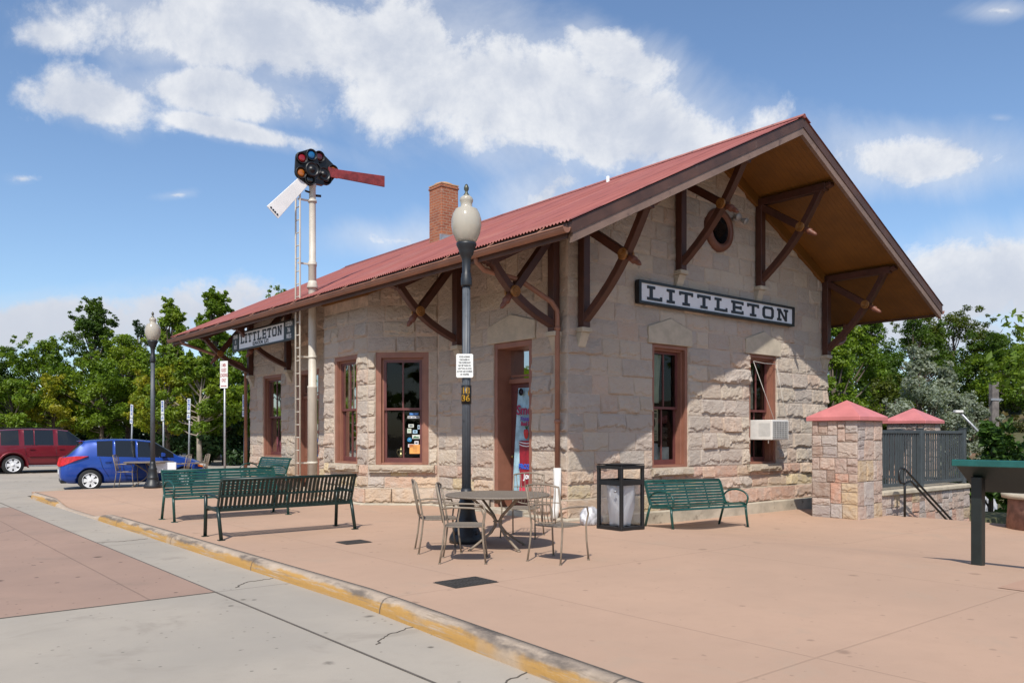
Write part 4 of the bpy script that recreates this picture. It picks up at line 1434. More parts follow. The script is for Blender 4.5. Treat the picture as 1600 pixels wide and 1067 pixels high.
# posters and things behind the panes
PO = empty('window_notice', B(2.62, 0.285, 1.72), TH, 'cream notice with a round crest taped inside the left gable window', 'poster')
m = MB(); m.box(-.15, .15, -0.004, 0.004, -.33, .33); m.build('sheet', mat('cream_paper', (0.62, 0.60, 0.44), 0.8), PO)
m = MB(); m.lathe([(0.0, 0), (0.085, 0)], 20, Matrix.Translation((0, -.0055, .03)) @ Matrix.Rotation(R(90), 4, 'X') @ Matrix.Diagonal((.8, 1.3, 1, 1)))
for z in (.27, .20, .16): m.box(-.11, .11, -.0065, -.005, z - .018, z + .012)
for z in lin(-.29, -.13, 5): m.box(-.12, .12, -.0062, -.005, z - .006, z + .006)
m.build('print', mat('brown_black_print', (0.06, 0.05, 0.035), 0.8), PO)
BX = empty('paper_boxes', B(2.80, 0.40, 1.12), TH, 'pale stack of papers and box lid standing inside the left gable window', 'paper stack')
m = MB(); m.box(-.26, .02, -.08, .08, -.12, .22); m.build('paper_bundle', M_WHITE, BX, bevel=.01)
m = MB(); m.box(.03, .34, -.1, .1, -.12, .14); m.build('box', mat('pale_grey_box', (0.5, 0.53, 0.56), 0.7), BX, bevel=.01)

# bay window contents, in the plane of the bay's near face
def bayM(x, o, z): return F_B2.p(x, o, z)
def dep_world(v): return C0 + DR * v.x + DL * v.y + Vector((0, 0, v.z))
ZB2 = TH + math.atan2(F_B2.a.y, F_B2.a.x) + math.pi     # local x points to the right as seen from outside
def baythings(name, x, z, label, cat, o=-0.19, group=None):
    return empty(name, dep_world(bayM(x, o, z)), ZB2, label, cat, group)
m = baythings('orange_flyer', 0.53, 1.20, 'orange printed flyer stuck inside the bay window, lowest of its papers', 'poster', -.155)
q = MB(); q.box(-.125, .125, 0, .003, -.10, .10); q.build('sheet', mat('orange_paper', (0.72, 0.33, 0.09), 0.8), m)
q = MB()
for z in lin(-.06, .07, 7): q.box(-.05, .04, -.0015, -.0005, z - .004, z + .004)
q.build('print', mat('faint_print', (0.45, 0.22, 0.07), 0.8), m)
STK = [(.62, 1.71, .12, .07, (0.55, 0.58, 0.52), 'pale green oblong sticker in the bay window, under the sash rail'),
       (.66, 1.60, .09, .10, (0.52, 0.56, 0.48), 'square sage sticker in the bay window beside the blue one'),
       (.53, 1.58, .10, .07, (0.35, 0.55, 0.72), 'small light blue sticker with dark picture in the bay window'),
       (.51, 1.47, .17, .085, (0.60, 0.63, 0.58), 'wide white sticker with green landscape in the bay window'),
       (.50, 1.335, .09, .085, (0.66, 0.62, 0.64), 'white rounded sticker with small black mark in the bay window'),
       (.62, 1.275, .135, .07, (0.62, 0.56, 0.55), 'white sticker with red lines just above the orange flyer'),
       (.45, 1.68, .055, .09, (0.30, 0.40, 0.48), 'narrow blue grey sticker at the right edge of the bay window'),
       (.555, 1.895, .26, .05, (0.58, 0.60, 0.62), 'row of white card decals above the sash rail of the bay window'),
       (.545, 1.965, .20, .055, (0.04, 0.12, 0.32), 'dark blue decal at the foot of the upper bay window pane')]
for i, (x, z, w, h, c, lb) in enumerate(STK):
    o = baythings('sticker', x, z, lb, 'sticker', -.155 if z < 1.85 else -.105, 'stickers in the bay window')
    q = MB(); q.box(-w / 2, w / 2, 0, .003, -h / 2, h / 2); q.build('backing', mat('sticker_%s' % ('abcdefghijk'[i]), c, 0.6, var=.05), o)
    q = MB()
    if i in (3,): q.prism([(-.07, -.001, -.03), (.07, -.001, -.03), (.05, -.001, .01), (.02, -.001, -.005), (-.02, -.001, .02), (-.05, -.001, 0)], (0, -.001, 0)); mk = (0.05, 0.16, 0.07)
    elif i in (5,): q.box(-.05, .05, -.002, -.001, -.02, -.012); q.box(-.05, .05, -.002, -.001, .01, .018); mk = (.4, .03, .03)
    elif i == 7:
        for xx in (-.085, 0, .085): q.box(xx - .032, xx + .032, -.002, -.001, -.012, .006)
        mk = (.05, .06, .1)
    elif i == 8: q.box(-.08, -.02, -.002, -.001, -.015, .015); q.box(.02, .08, -.002, -.001, -.015, .015); mk = (.08, .25, .6)
    else: q.box(-w * .28, w * .28, -.002, -.001, -h * .2, h * .22); mk = (.06, .1, .13) if i != 1 else (.3, .42, .3)
    q.build('print', mat('sticker_print_%s' % ('abcdefghijk'[i]), mk, 0.6), o)
o = baythings('sticker', .655, 1.405, 'round sky blue sticker in the bay window, above the orange flyer', 'sticker', -.155, 'stickers in the bay window')
q = MB(); q.lathe([(0, 0), (.048, 0)], 20, Matrix.Rotation(R(90), 4, 'X')); q.build('backing', mat('sky_blue_sticker', (0.05, 0.38, 0.75), .6), o)
q = MB(); q.tube([(-.022, -.002, -.01), (0, -.002, .02), (.022, -.002, -.01)], .004, 5); q.build('print', M_WHITE, o)
TP = baythings('coffee_pot', 0.86, 0.95, 'tarnished brass coffee pot with curved handle inside the bay window', 'coffee pot', -.24)
M_BRASS = mat('tarnished_brass', (0.42, 0.34, 0.18), 0.3, metal=0.85, var=.3, scale=20)
q = MB(); q.lathe([(0.05, 0), (0.045, .02), (.025, .04), (.06, .07), (.075, .11), (.055, .15), (.035, .18), (.04, .21), (.042, .24), (.02, .26), (.012, .29), (0, .30)], 18); q.build('pot_body', M_BRASS, TP)
q = MB(); q.tube([(-.04, 0, .22), (-.08, 0, .24), (-.095, 0, .18), (-.07, 0, .10)], .007, 8); q.build('handle', M_BRASS, TP)
q = MB(); q.tube([(.06, 0, .10), (.09, 0, .13), (.10, 0, .17)], .010, 8); q.build('spout', M_BRASS, TP)
BK = empty('wicker_basket', dep_world(F_B1.p(1.0, -.30, 1.0 + 1.0)), TH, 'wicker basket on the mid rail shelf inside the narrow bay window', 'basket')
q = MB(); q.box(-.1, .1, -.3, .28, -.06, .12); q.build('basket_body', mat('straw_wicker', (0.34, 0.24, 0.10), .8, var=.4, scale=30, bump=.8, bscale=60), BK, bevel=.02)
PL = empty('potted_plant', dep_world(F_B1.p(1.05, -.34, .95)), TH, 'trailing green pot plant inside the narrow bay window', 'plant')
q = MB(); q.lathe([(.07, 0), (.10, .16), (.11, .17)], 14); q.build('pot', mat('terracotta', (0.36, 0.15, .08), .8), PL)
q = MB()
for i in range(90):
    an = rnd.random() * 6.28; rr = rnd.uniform(.03, .2); z = rnd.uniform(.16, .7) * (1 - rr * 1.6)
    c = Vector((rr * math.cos(an), rr * math.sin(an), z)); u = Vector((rnd.uniform(-1, 1), rnd.uniform(-1, 1), rnd.uniform(-.6, .6))).normalized() * .06; v = u.cross(Vector((0.3, .2, 1))).normalized() * .02
    q.add([c - u, c + v, c + u, c - v], [(0, 1, 2, 3)])
q.build('foliage', mat('house_plant_green', (0.06, 0.12, .04), .6, var=.4), PL)

# smoothie banner leaning in the doorway
BN = empty('smoothie_banner', dep_world(F_L.p(LD[0] + .40, -.16, .42)), TH - math.pi / 2, 'tall smoothie banner with strawberry and red cup hanging in the open doorway', 'banner')
# local x: to the right as seen from outside, y: inwards
bw = 0.60
q = MB(); vs = []
for k, z in enumerate(lin(0, 2.0, 10)):
    f = k / 10
    for i in range(9):
        u = i / 8
        vs.append((-bw / 2 + bw * u - 0.06 * (1 - f) ** 2 * (1 - u), 0.10 * f - .02 * math.sin(u * 5 + f * 3), z))
q.add(vs, [(k * 9 + i, k * 9 + i + 1, (k + 1) * 9 + i + 1, (k + 1) * 9 + i) for k in range(10) for i in range(8)], True)
q.build('banner_cloth', mat('icy_blue_cloth', (0.30, 0.47, 0.55), .6, var=.25, scale=7), BN)
def bpos(x, z): return Vector((x, 0.10 * (z / 2.0) - .036, z))
q = MB(); q.prism([bpos(-.10, .06) , bpos(.26, .06), bpos(.28, .98), bpos(-.17, .98)], (0, .006, 0)); q.build('cup_picture', mat('cranberry_red', (0.26, 0.010, 0.022), .5, var=.3, scale=9), BN)
q = MB(); q.prism([bpos(-.11, 0.005), bpos(.29, .005), bpos(.29, .10), bpos(-.11, .10)], (0, -.004, 0)); q.build('red_footer', mat('pink_red', (0.62, .04, .08), .5), BN)
q = MB()
for i, (z, w) in enumerate(((.90, .46), (.955, .48))):
    q.tube([bpos(.055 - w / 2, z + .01), bpos(.055 - w / 4, z - .02), bpos(.055, z - .03), bpos(.055 + w / 4, z - .02), bpos(.055 + w / 2, z + .01)], .012, 6)
q.build('cup_rim', M_WHITE, BN)
q = MB(); q.lathe([(0, 0), (.05, .04), (.075, .13), (.06, .19), (0, .2)], 12, Matrix.Translation(bpos(.03, 1.0)) @ Matrix.Diagonal((1, .15, 1, 1))); q.build('strawberry_picture', mat('strawberry', (0.5, .02, .02), .5), BN)
q = MB()
for dx in (-.06, -.03, .0, .04, .07): q.prism([bpos(.02, 1.19), bpos(.05, 1.19), bpos(.035 + dx, 1.28)], (0, -.006, 0))
q.build('strawberry_leaf', mat('berry_leaf', (.03, .12, .04), .6), BN)
q = MB(); q.lathe([(0, 0), (.09, 0)], 18, Matrix.Translation(bpos(.13, 1.89) + Vector((0, -.004, 0))) @ Matrix.Rotation(R(90), 4, 'X')); q.build('orange_slice', mat('orange_slice', (.75, .38, .04), .5), BN)
q = MB(); q.lathe([(0, 0), (.07, 0)], 18, Matrix.Translation(bpos(-.17, 1.92) + Vector((0, -.004, 0))) @ Matrix.Rotation(R(90), 4, 'X')); q.build('dark_berry', mat('dark_berry', (.03, .02, .04), .5), BN)
M_MAG = mat('magenta_lettering', (0.30, .012, .07), .5)
for body, x, z, sz, mt in (('Smoo', .03, 1.56, .26, M_MAG), ('Freezes', .04, 1.395, .12, mat('blue_lettering', (.10, .06, .30), .5)), ('Real Fruit', .07, 1.30, .10, M_MAG), ('FROZEN', .10, .48, .13, mat('royal_blue_lettering', (.03, .10, .5), .5)), ('Joe', .12, .30, .16, M_WHITE)):
    me = text_mesh(body, sz, bold=.006, depth=.004); me.transform(frame_M(bpos(x, z) + Vector((0, -.01, 0)), (1, 0, 0), (0, 0.05, 1))); link('lettering', me, mt, BN)

# ================================================================== street lamps
M_GLOBE = None
def mat_globe():
    m, g, p = new_mat('frosted_acrylic_globe')
    nt = m.node_tree
    tc = g.n('ShaderNodeTexCoord').outputs['Object']
    d = g.n('ShaderNodeBsdfDiffuse'); d.inputs[0].default_value = (0.74, 0.68, 0.57, 1)
    t = g.n('ShaderNodeBsdfTranslucent'); t.inputs[0].default_value = (0.85, 0.79, 0.66, 1)
    mx = g.n('ShaderNodeMixShader'); mx.inputs[0].default_value = 0.42
    g.L.new(d.outputs[0], mx.inputs[1]); g.L.new(t.outputs[0], mx.inputs[2])
    tr = g.n('ShaderNodeBsdfTransparent'); tr.inputs[0].default_value = (0.9, 0.88, 0.82, 1)
    m0 = g.n('ShaderNodeMixShader'); m0.inputs[0].default_value = 0.12
    g.L.new(mx.outputs[0], m0.inputs[1]); g.L.new(tr.outputs[0], m0.inputs[2])
    gl = g.n('ShaderNodeBsdfGlossy'); gl.inputs['Roughness'].default_value = 0.12
    fr = g.n('ShaderNodeFresnel'); fr.inputs[0].default_value = 1.45
    m2 = g.n('ShaderNodeMixShader'); g.L.new(fr.outputs[0], m2.inputs[0])
    g.L.new(m0.outputs[0], m2.inputs[1]); g.L.new(gl.outputs[0], m2.inputs[2])
    g.L.new(m2.outputs[0], nt.nodes['Material Output'].inputs['Surface'])
    nt.nodes.remove(p)
    return m


M_GLOBE = mat_globe()


def make_lamp():
    r = empty('street_lamp', (0, 0, 0), 0, 'near fluted grey lamp post standing beside the round patio table, with white notice', 'street lamp', 'acorn globe lamp posts')
    m = MB()
    m.lathe([(0.245, 0), (0.25, 0.05), (0.235, 0.10), (0.20, 0.16), (0.165, 0.24), (0.155, 0.27), (0.17, 0.29), (0.15, 0.32), (0.13, 0.42), (0.115, 0.52), (0.125, 0.56), (0.10, 0.60), (0.082, 0.70), (0.075, 0.78)], 32)
    for i in range(4):
        an = R(45 + 90 * i); m.lathe([(.03, 0), (.03, .04), (0, .05)], 8, Matrix.Translation((.20 * math.cos(an), .20 * math.sin(an), .13)))
    m.build('base', M_POSTD, r)
    m = MB(); m.lathe([(0.068, 0.76), (0.057, 3.72)], 48, flute=0.17, nfl=12); m.build('post', M_POST, r)
    m = MB(); m.lathe([(0.075, 3.68), (0.078, 3.70), (0.078, 3.80), (0.070, 3.82), (0.070, 3.86), (0.058, 3.88), (0.062, 4.05), (0.075, 4.11), (0.10, 4.14), (0.105, 4.17), (0.12, 4.22), (0.145, 4.27), (0.145, 4.30), (0.12, 4.305)], 32); m.build('capital', M_POSTD, r)
    m = MB(); m.lathe([(0.115, 4.30), (0.15, 4.34), (0.195, 4.44), (0.218, 4.55), (0.215, 4.64), (0.195, 4.72), (0.165, 4.77), (0.16, 4.785), (0.10, 4.80), (0.085, 4.825), (0.082, 4.87), (0.095, 4.90), (0.098, 4.925), (0.085, 4.955), (0.06, 4.975), (0.045, 4.985)], 32); g_ = m.build('globe', M_GLOBE, r)
    m = MB(); m.lathe([(0.05, 4.30), (0.05, 4.40), (0.07, 4.42), (0.06, 4.46), (0, 4.47)], 14); m.build('lamp_holder', M_POSTD, g_)
    m = MB(); m.lathe([(0.05, 4.975), (0.045, 4.99), (0.025, 5.02), (0.018, 5.04), (0.035, 5.07), (0.036, 5.10), (0.02, 5.14), (0, 5.155)], 14); m.build('finial', mat('dull_brass_finial', (0.10, 0.10, 0.07), .4, metal=.5), r)
    return r


LAMP = make_lamp()
LSC = 0.975
spots = [(-0.64, 11.46, 0, None),
         (-10.25, 23.3, 0, 'dark grey lamp post on the plaza corner beside the blue hatchback'),
         (-29.6, 51.0, .35, 'distant small lamp post among the trees above the red estate'),
         (-21.2, 48.0, .35, 'distant lamp post partly hidden behind the yellowing tree')]
for i, (x, y, z, lb) in enumerate(spots):
    o = LAMP if i == 0 else copy_tree(LAMP)
    o.location = (x, y, z + (gxy(x, y) if i < 2 else 0)); o.scale = (LSC, LSC, LSC) if i < 2 else (.82, .82, .82)
    o.rotation_euler = (0, 0, .3 * i)
    if lb: o['label'] = lb
# notice and number band on the near lamp
LN = empty('notice_plate', (-0.66, 11.46 - 0.075, 2.47), 0, 'small white notice plate with black text strapped to the near lamp post', 'notice')
m = MB(); m.prism([(x, 0, z) for x, z in ((-.105, -.165), (.105, -.165), (.118, -.15), (.118, .15), (.105, .165), (-.105, .165), (-.118, .15), (-.118, -.15))], (0, .006, 0)); m.build('plate', M_SIGNW, LN)
me = text_mesh('FOOD & DRINKS\nPURCHASED IN\nTHE COFFEE SHOP\nMAY BE TAKEN ON\nLIGHT RAIL AS LONG\nAS THEY ARE COVERED\nOR WRAPPED', .032, bold=.0008, depth=.0008, line=1.28)
me.transform(frame_M((0, -.0012, .0), (1, 0, 0), (0, 0, 1)) @ Matrix.Diagonal((.62, 1, 1, 1))); link('lettering', me, M_NAVY, LN)
m = MB(); m.tube([(-.02, .07, .1), (-.02, .07, -.1)], .055, 12); m.build('strap', M_POSTD, LN)
NB = empty('number_band', (-0.64, 11.46, 2.07), R(-30), 'black number band with yellow digits wrapped round the near lamp post', 'number plate')
m = MB(); m.lathe([(.071, -.13), (.071, .13)], 24); m.build('band', M_BLACKP, NB)
M_YEL = mat('yellow_digit_vinyl', (0.72, .42, .03), .5)
for body, z in (('718', .05), ('336', -.055)):
    me = text_mesh(body, .125, bold=.003, depth=.0003)
    for v in me.vertices:
        an = v.co.x / .0725
        v.co = Vector((.0725 * math.sin(an), -.0725 * math.cos(an), v.co.y + z))
    link('digits', me, M_YEL, NB)

# ================================================================== semaphore signal
SG = empty('semaphore_signal', B(-1.30, 7.42, 0), TH, 'tall cream semaphore signal with red and white arms rising through the roof edge', 'railway signal')
m = MB(); m.lathe([(.115, -.3), (.112, 2.62), (.118, 2.63), (.118, 2.66), (.095, 2.68), (.092, 5.50), (.102, 5.51), (.102, 5.60), (.090, 5.62), (.080, 5.63), (.078, 7.38), (.09, 7.4), (.09, 7.46)], 24)
m.lathe([(.13, 4.98), (.13, 5.02), (.11, 5.10), (.095, 5.16)], 20)
SP = m.build('mast', M_CREAM, SG)
# climbing ladder on the outer side
lx, ly = -0.36, 0.02
m = MB()
for dy in (-.115, .115):
    m.tube([(lx, ly + dy, 0.0), (lx, ly + dy, 7.2), (lx + .05, ly + dy * .9, 7.32), (lx + .15, ly + dy * .5, 7.35)], .022, 8)
z = .25
while z < 7.2:
    m.tube([(lx, ly - .115, z), (lx, ly + .115, z)], .013, 6); z += .30
m.build('ladder', M_CREAM, SG)
for z in (.85, 3.35, 5.55, 7.05):
    m = MB()
    m.bar((lx, ly, z), (-.07, 0, z), .05, .035)
    m.lathe([(.125 if z < 2.7 else .103, z - .03), (.125 if z < 2.7 else .103, z + .03)], 20)
    m.build('ladder_stay', M_CREAM, SG)
m = MB(); m.tube([(.08, 0, 7.2), (.2, -.05, 7.2)], .03, 8); m.tube([(-.08, 0, 7.25), (-.2, -.05, 7.25)], .025, 8); m.build('pulley', M_BLACKP, SG)


def spectacle(cx, cy, cz, holes, label=None, rot=0.0, hub=True):
    """cast spectacle plate with coloured roundels; plate plane faces local -y"""
    ax = Matrix.Translation((cx, cy, cz)) @ Matrix.Rotation(rot, 4, 'Z')
    m = MB(); m.M = ax
    hull = []
    for hx, hz, c in holes:
        for k in range(14):
            an = 2 * math.pi * k / 14; hull.append((hx + .145 * math.cos(an), hz + .145 * math.sin(an)))
    # convex hull
    pts = sorted(hull)
    def half(ps):
        h = []
        for p in ps:
            while len(h) > 1 and (h[-1][0] - h[-2][0]) * (p[1] - h[-2][1]) - (h[-1][1] - h[-2][1]) * (p[0] - h[-2][0]) <= 0: h.pop()
            h.append(p)
        return h[:-1]
    hl = half(pts) + half(pts[::-1])
    m.prism([(a, 0.0, b) for a, b in hl], (0, .045, 0))
    for hx, hz, c in holes:
        m.lathe([(.135, 0), (.14, .05), (.118, .05), (.112, .012)], 20, Matrix.Translation((hx, 0, hz)) @ Matrix.Rotation(R(90), 4, 'X'))
    if hub:
        m.lathe([(.17, 0), (.17, .10), (.15, .13), (.13, .10), (.06, .10), (.05, .14), (0, .14)], 24, Matrix.Translation((0.0, 0, 0)) @ Matrix.Rotation(R(90), 4, 'X'))
    pl = m.build('spectacle_plate', M_BLACKP, SG, bevel=.006)
    for hx, hz, c in holes:
        l = MB(); l.M = ax
        l.lathe([(0, .035), (.06, .03), (.112, .012)], 18, Matrix.Translation((hx, 0, hz)) @ Matrix.Rotation(R(90), 4, 'X'))
        nm, cc = c
        key = nm + '_roundel_glass'
        mt = bpy.data.materials.get(key) or mat(key, cc, .12, var=.15, spec=.8)
        l.build('roundel', mt, pl)
    return pl


RED = ('red', (0.30, .008, .012)); BLU = ('blue_green', (.01, .12, .30)); AMB = ('amber', (.42, .12, .012)); DRD = ('dark_red', (.07, .006, .008)); BLK = ('black', (.01, .01, .01))
# nearer arm: points down to the left, white back of the blade
spectacle(-.13, -.16, 7.72, [(-.22, .24, RED), (.02, .36, BLU), (-.24, -.11, AMB), (-.02, -.22, BLK), (.12, .05, BLK)])
m = MB()
d = Vector((-.66, 0, -.75)); nn = Vector((.75, 0, -.66))
p0 = Vector((-.27, -.12, 7.46)); p1 = p0 + d * 1.18
m.prism([p0 - nn * .13, p1 - nn * .18, p1 + nn * .18, p0 + nn * .13], (0, -.03, 0))
wb = m.build('signal_arm', mat('chalky_white_arm', (0.76, .75, .73), .6, var=.06, scale=2, dirt=((.5, .46, .4), 5, .70)), SG, bevel=.006)
wb['label'] = 'white faced arm dropping to the lower left'
m = MB()
for q_ in (.07, .14, .2, .27): m.lathe([(.022, 0), (.022, .012)], 10, Matrix.Translation(p1 - d * .05 + nn * (q_ - .17) + Vector((0, -.031, 0))) @ Matrix.Rotation(R(90), 4, 'X'))
m.build('bolt', M_BLACKP, wb)
# farther arm: horizontal to the right, red
spectacle(.33, .16, 7.78, [(-.08, .42, DRD), (.28, .16, AMB), (-.16, .1, BLK), (.10, -.08, BLK)])
m = MB()
m.prism([(.52, .11, 7.96), (2.02, .11, 8.08), (2.02, .11, 7.80), (.52, .11, 7.76)], (0, -.035, 0))
rb = m.build('signal_arm', M_REDARM, SG, bevel=.006)
rb['label'] = 'weathered red arm held level to the right'
m = MB(); m.box(.46, .70, .065, .10, 7.75, 7.98); m.build('arm_clip', M_REDARM, rb)
m = MB()
m.tube([(-.13, -.14, 7.72), (.33, .16, 7.78)], .06, 12); m.box(-.14, .26, -.06, .06, 7.47, 7.58); m.tube([(.0, 0, 7.4), (.0, 0, 7.74)], .07, 12)
m.build('arm_bearing', M_BLACKP, SG)

# ================================================================== benches
def bench(kind):
    """kind 'arms': horizontal straps with looped arms; 'slats': upright straps, no loops. Front looks to local -y; length along x"""
    L = 2.16 if kind == 'slats' else 1.95
    r = empty('park_bench', (0, 0, 0), 0, 'bench', 'bench', 'green metal benches on the plaza')
    mt = M_GREEND if kind == 'slats' else M_GREENB
    # side profile of the seat and back (y, z)
    prof = [(-.30, .40), (-.27, .435), (-.20, .445), (0.0, .425), (.12, .42), (.165, .45), (.19, .52), (.235, .66), (.275, .78), (.30, .84), (.335, .865)]
    seg = []
    for a, b in zip(prof[:-1], prof[1:]):
        n = max(1, int((Vector(b) - Vector(a)).length / .035))
        for i in range(n): seg.append(tuple(Vector(a).lerp(Vector(b), i / n)))
    seg.append(prof[-1])
    if kind == 'slats':
        m = MB(); n = 33
        for i in range(n):
            x = -L / 2 + .05 + (L - .1) * i / (n - 1)
            for a, b in zip(prof[:-1], prof[1:]):
                m.bar((x, a[0], a[1]), (x, b[0], b[1]), .041, .008)
        m.build('slats', mt, r)
        m = MB()
        m.tube([(-L / 2, .335, .868), (L / 2, .335, .868)], .022, 10)
        m.tube([(-L / 2, -.30, .405), (L / 2, -.30, .405)], .022, 10)
        m.bar((-L / 2, .155, .425), (L / 2, .155, .425), .05, .05)
        m.bar((-L / 2, .243, .63), (L / 2, .243, .63), .012, .03)
        m.build('rail', mt, r)
    else:
        for nm, sel in (('seat', [q for q in seg if q[1] < .46 and q[0] < .15]), ('backrest', [q for q in seg if not (q[1] < .46 and q[0] < .15)])):
            m = MB()
            pts = sel[::1]
            dist = 0.0; nxt = 0.0
            for a, b in zip(prof[:-1], prof[1:]):
                l = (Vector(b) - Vector(a)).length; d = (Vector(b) - Vector(a)).normalized()
                while nxt <= dist + l:
                    q = Vector(a) + d * (nxt - dist); nxt += .0535
                    if (nm == 'seat') == (q.y < .46 and q.x < .15):
                        m.bar((-L / 2, q.x, q.y), (L / 2, q.x, q.y), .043, .008, up=(0, -d.y, d.x))
                dist += l
            if nm == 'backrest': m.tube([(-L / 2, .335, .868), (L / 2, .335, .868)], .016, 8)
            m.build(nm, mt, r)
        m = MB()
        for x in (-L / 2 + .45, 0, L / 2 - .45):
            for a, b in zip(prof[:-1], prof[1:]): m.bar((x, a[0] + .008, a[1] - .008), (x, b[0] + .008, b[1] - .008), .03, .006)
        m.build('cross_strap', mt, r)
    for sx in (-1, 1):
        x = sx * (L / 2 - .0)
        m = MB()
        for a, b in zip(prof[:-1], prof[1:]): m.bar((x, a[0], a[1]), (x, b[0], b[1]), .022, .045)
        if kind == 'arms':
            arc = [(x, .20, .60)] + [(x, -.07 + .27 * math.cos(an), .545 + .155 * math.sin(an)) for an in [R(a) for a in range(20, 201, 18)]] + [(x, -.325, .47), (x, -.29, .41)]
            m.tube(arc, .017, 8)
        m.build('end_frame', mt, r)
        for nm, pts in (('leg', [(x, -.29, .42), (x, -.30, .30), (x, -.345, .012)]), ('leg', [(x, .17, .46), (x, .22, .30), (x, .30, .012)])):
            m = MB()
            if kind == 'slats' and pts[0][1] < 0:
                pts = [(x, -.30, .62), (x, -.30, .40), (x, -.325, .012)]
                m.tube([(x, -.30, .60), (x, -.27, .635), (x, -.12, .63), (x, .10, .61), (x, .215, .60)], .019, 8)
            m.tube(pts, .022 if kind == 'arms' else .027, 10)
            m.cbox((pts[-1][0], pts[-1][1], .006), (.09, .075, .012))
            m.build('leg', mt, r)
    return r


b1 = bench('slats')
b1.location = B(-4.70, 1.40, 0.0); b1.rotation_euler = (0, 0, TH + math.pi + .02)
b1['label'] = 'blackish green bench with upright slats, nearest to the kerb, seen from its back'
b2 = bench('arms')
p = B(-4.47, 4.40); b2.location = (p.x, p.y, 0); b2.rotation_euler = (0, 0, TH + .03); b2.scale = (1.08, 1, 1)
b2['label'] = 'green bench with level straps facing the slatted bench, behind it on the plaza'
b3 = copy_tree(b2); b3.scale = (1, 1, 1)
b3.location = B(1.97, -1.30, gz(2.0, -1.3)); b3.rotation_euler = (0, R(1.2), TH - .0); b3.scale = (1.1, 1, 1)
b3['label'] = 'green bench with looped arms against the gable wall, right of the litter bin'
b4 = copy_tree(b2); b4.scale = (1, 1, 1)
b4.location = B(-.80, 11.4, gz(-.8, 11.4)); b4.rotation_euler = (0, 0, TH - math.pi / 2)
b4['label'] = 'green bench against the platform wall, mostly hidden behind the two facing benches'

# ================================================================== patio furniture
M_MESH = mat('perforated_taupe_sheet', (0.20, 0.165, 0.13), 0.5, var=.2, scale=60, bump=.6, bscale=220)


def make_table():
    r = empty('patio_table', (0, 0, 0), 0, 'round taupe mesh patio table beside the near lamp post', 'table', 'round patio tables')
    m = MB(); m.lathe([(0, .705), (.66, .705), (.69, .695), (.695, .71), (.69, .722), (.66, .718), (0, .72)], 48); m.build('tabletop', M_MESH, r)
    for i in range(4):
        an = R(38 + 90 * i); c, s = math.cos(an), math.sin(an)
        m = MB()
        m.tube([(c * q, s * q, z) for q, z in ((.44, .70), (.25, .56), (.09, .44), (.045, .38), (.05, .30), (.14, .20), (.32, .09), (.45, .018))], .017, 8)
        m.lathe([(.025, 0), (.025, .02)], 10, Matrix.Translation((c * .455, s * .455, 0)))
        m.build('leg', M_TAUPE, r)
    m = MB(); m.tube([(0.055 * math.cos(a), 0.055 * math.sin(a), .36) for a in [2 * math.pi * k / 16 for k in range(17)]], .010, 6); m.lathe([(.05, .70), (.06, .66), (.03, .60)], 16); m.build('collar', M_TAUPE, r)
    return r


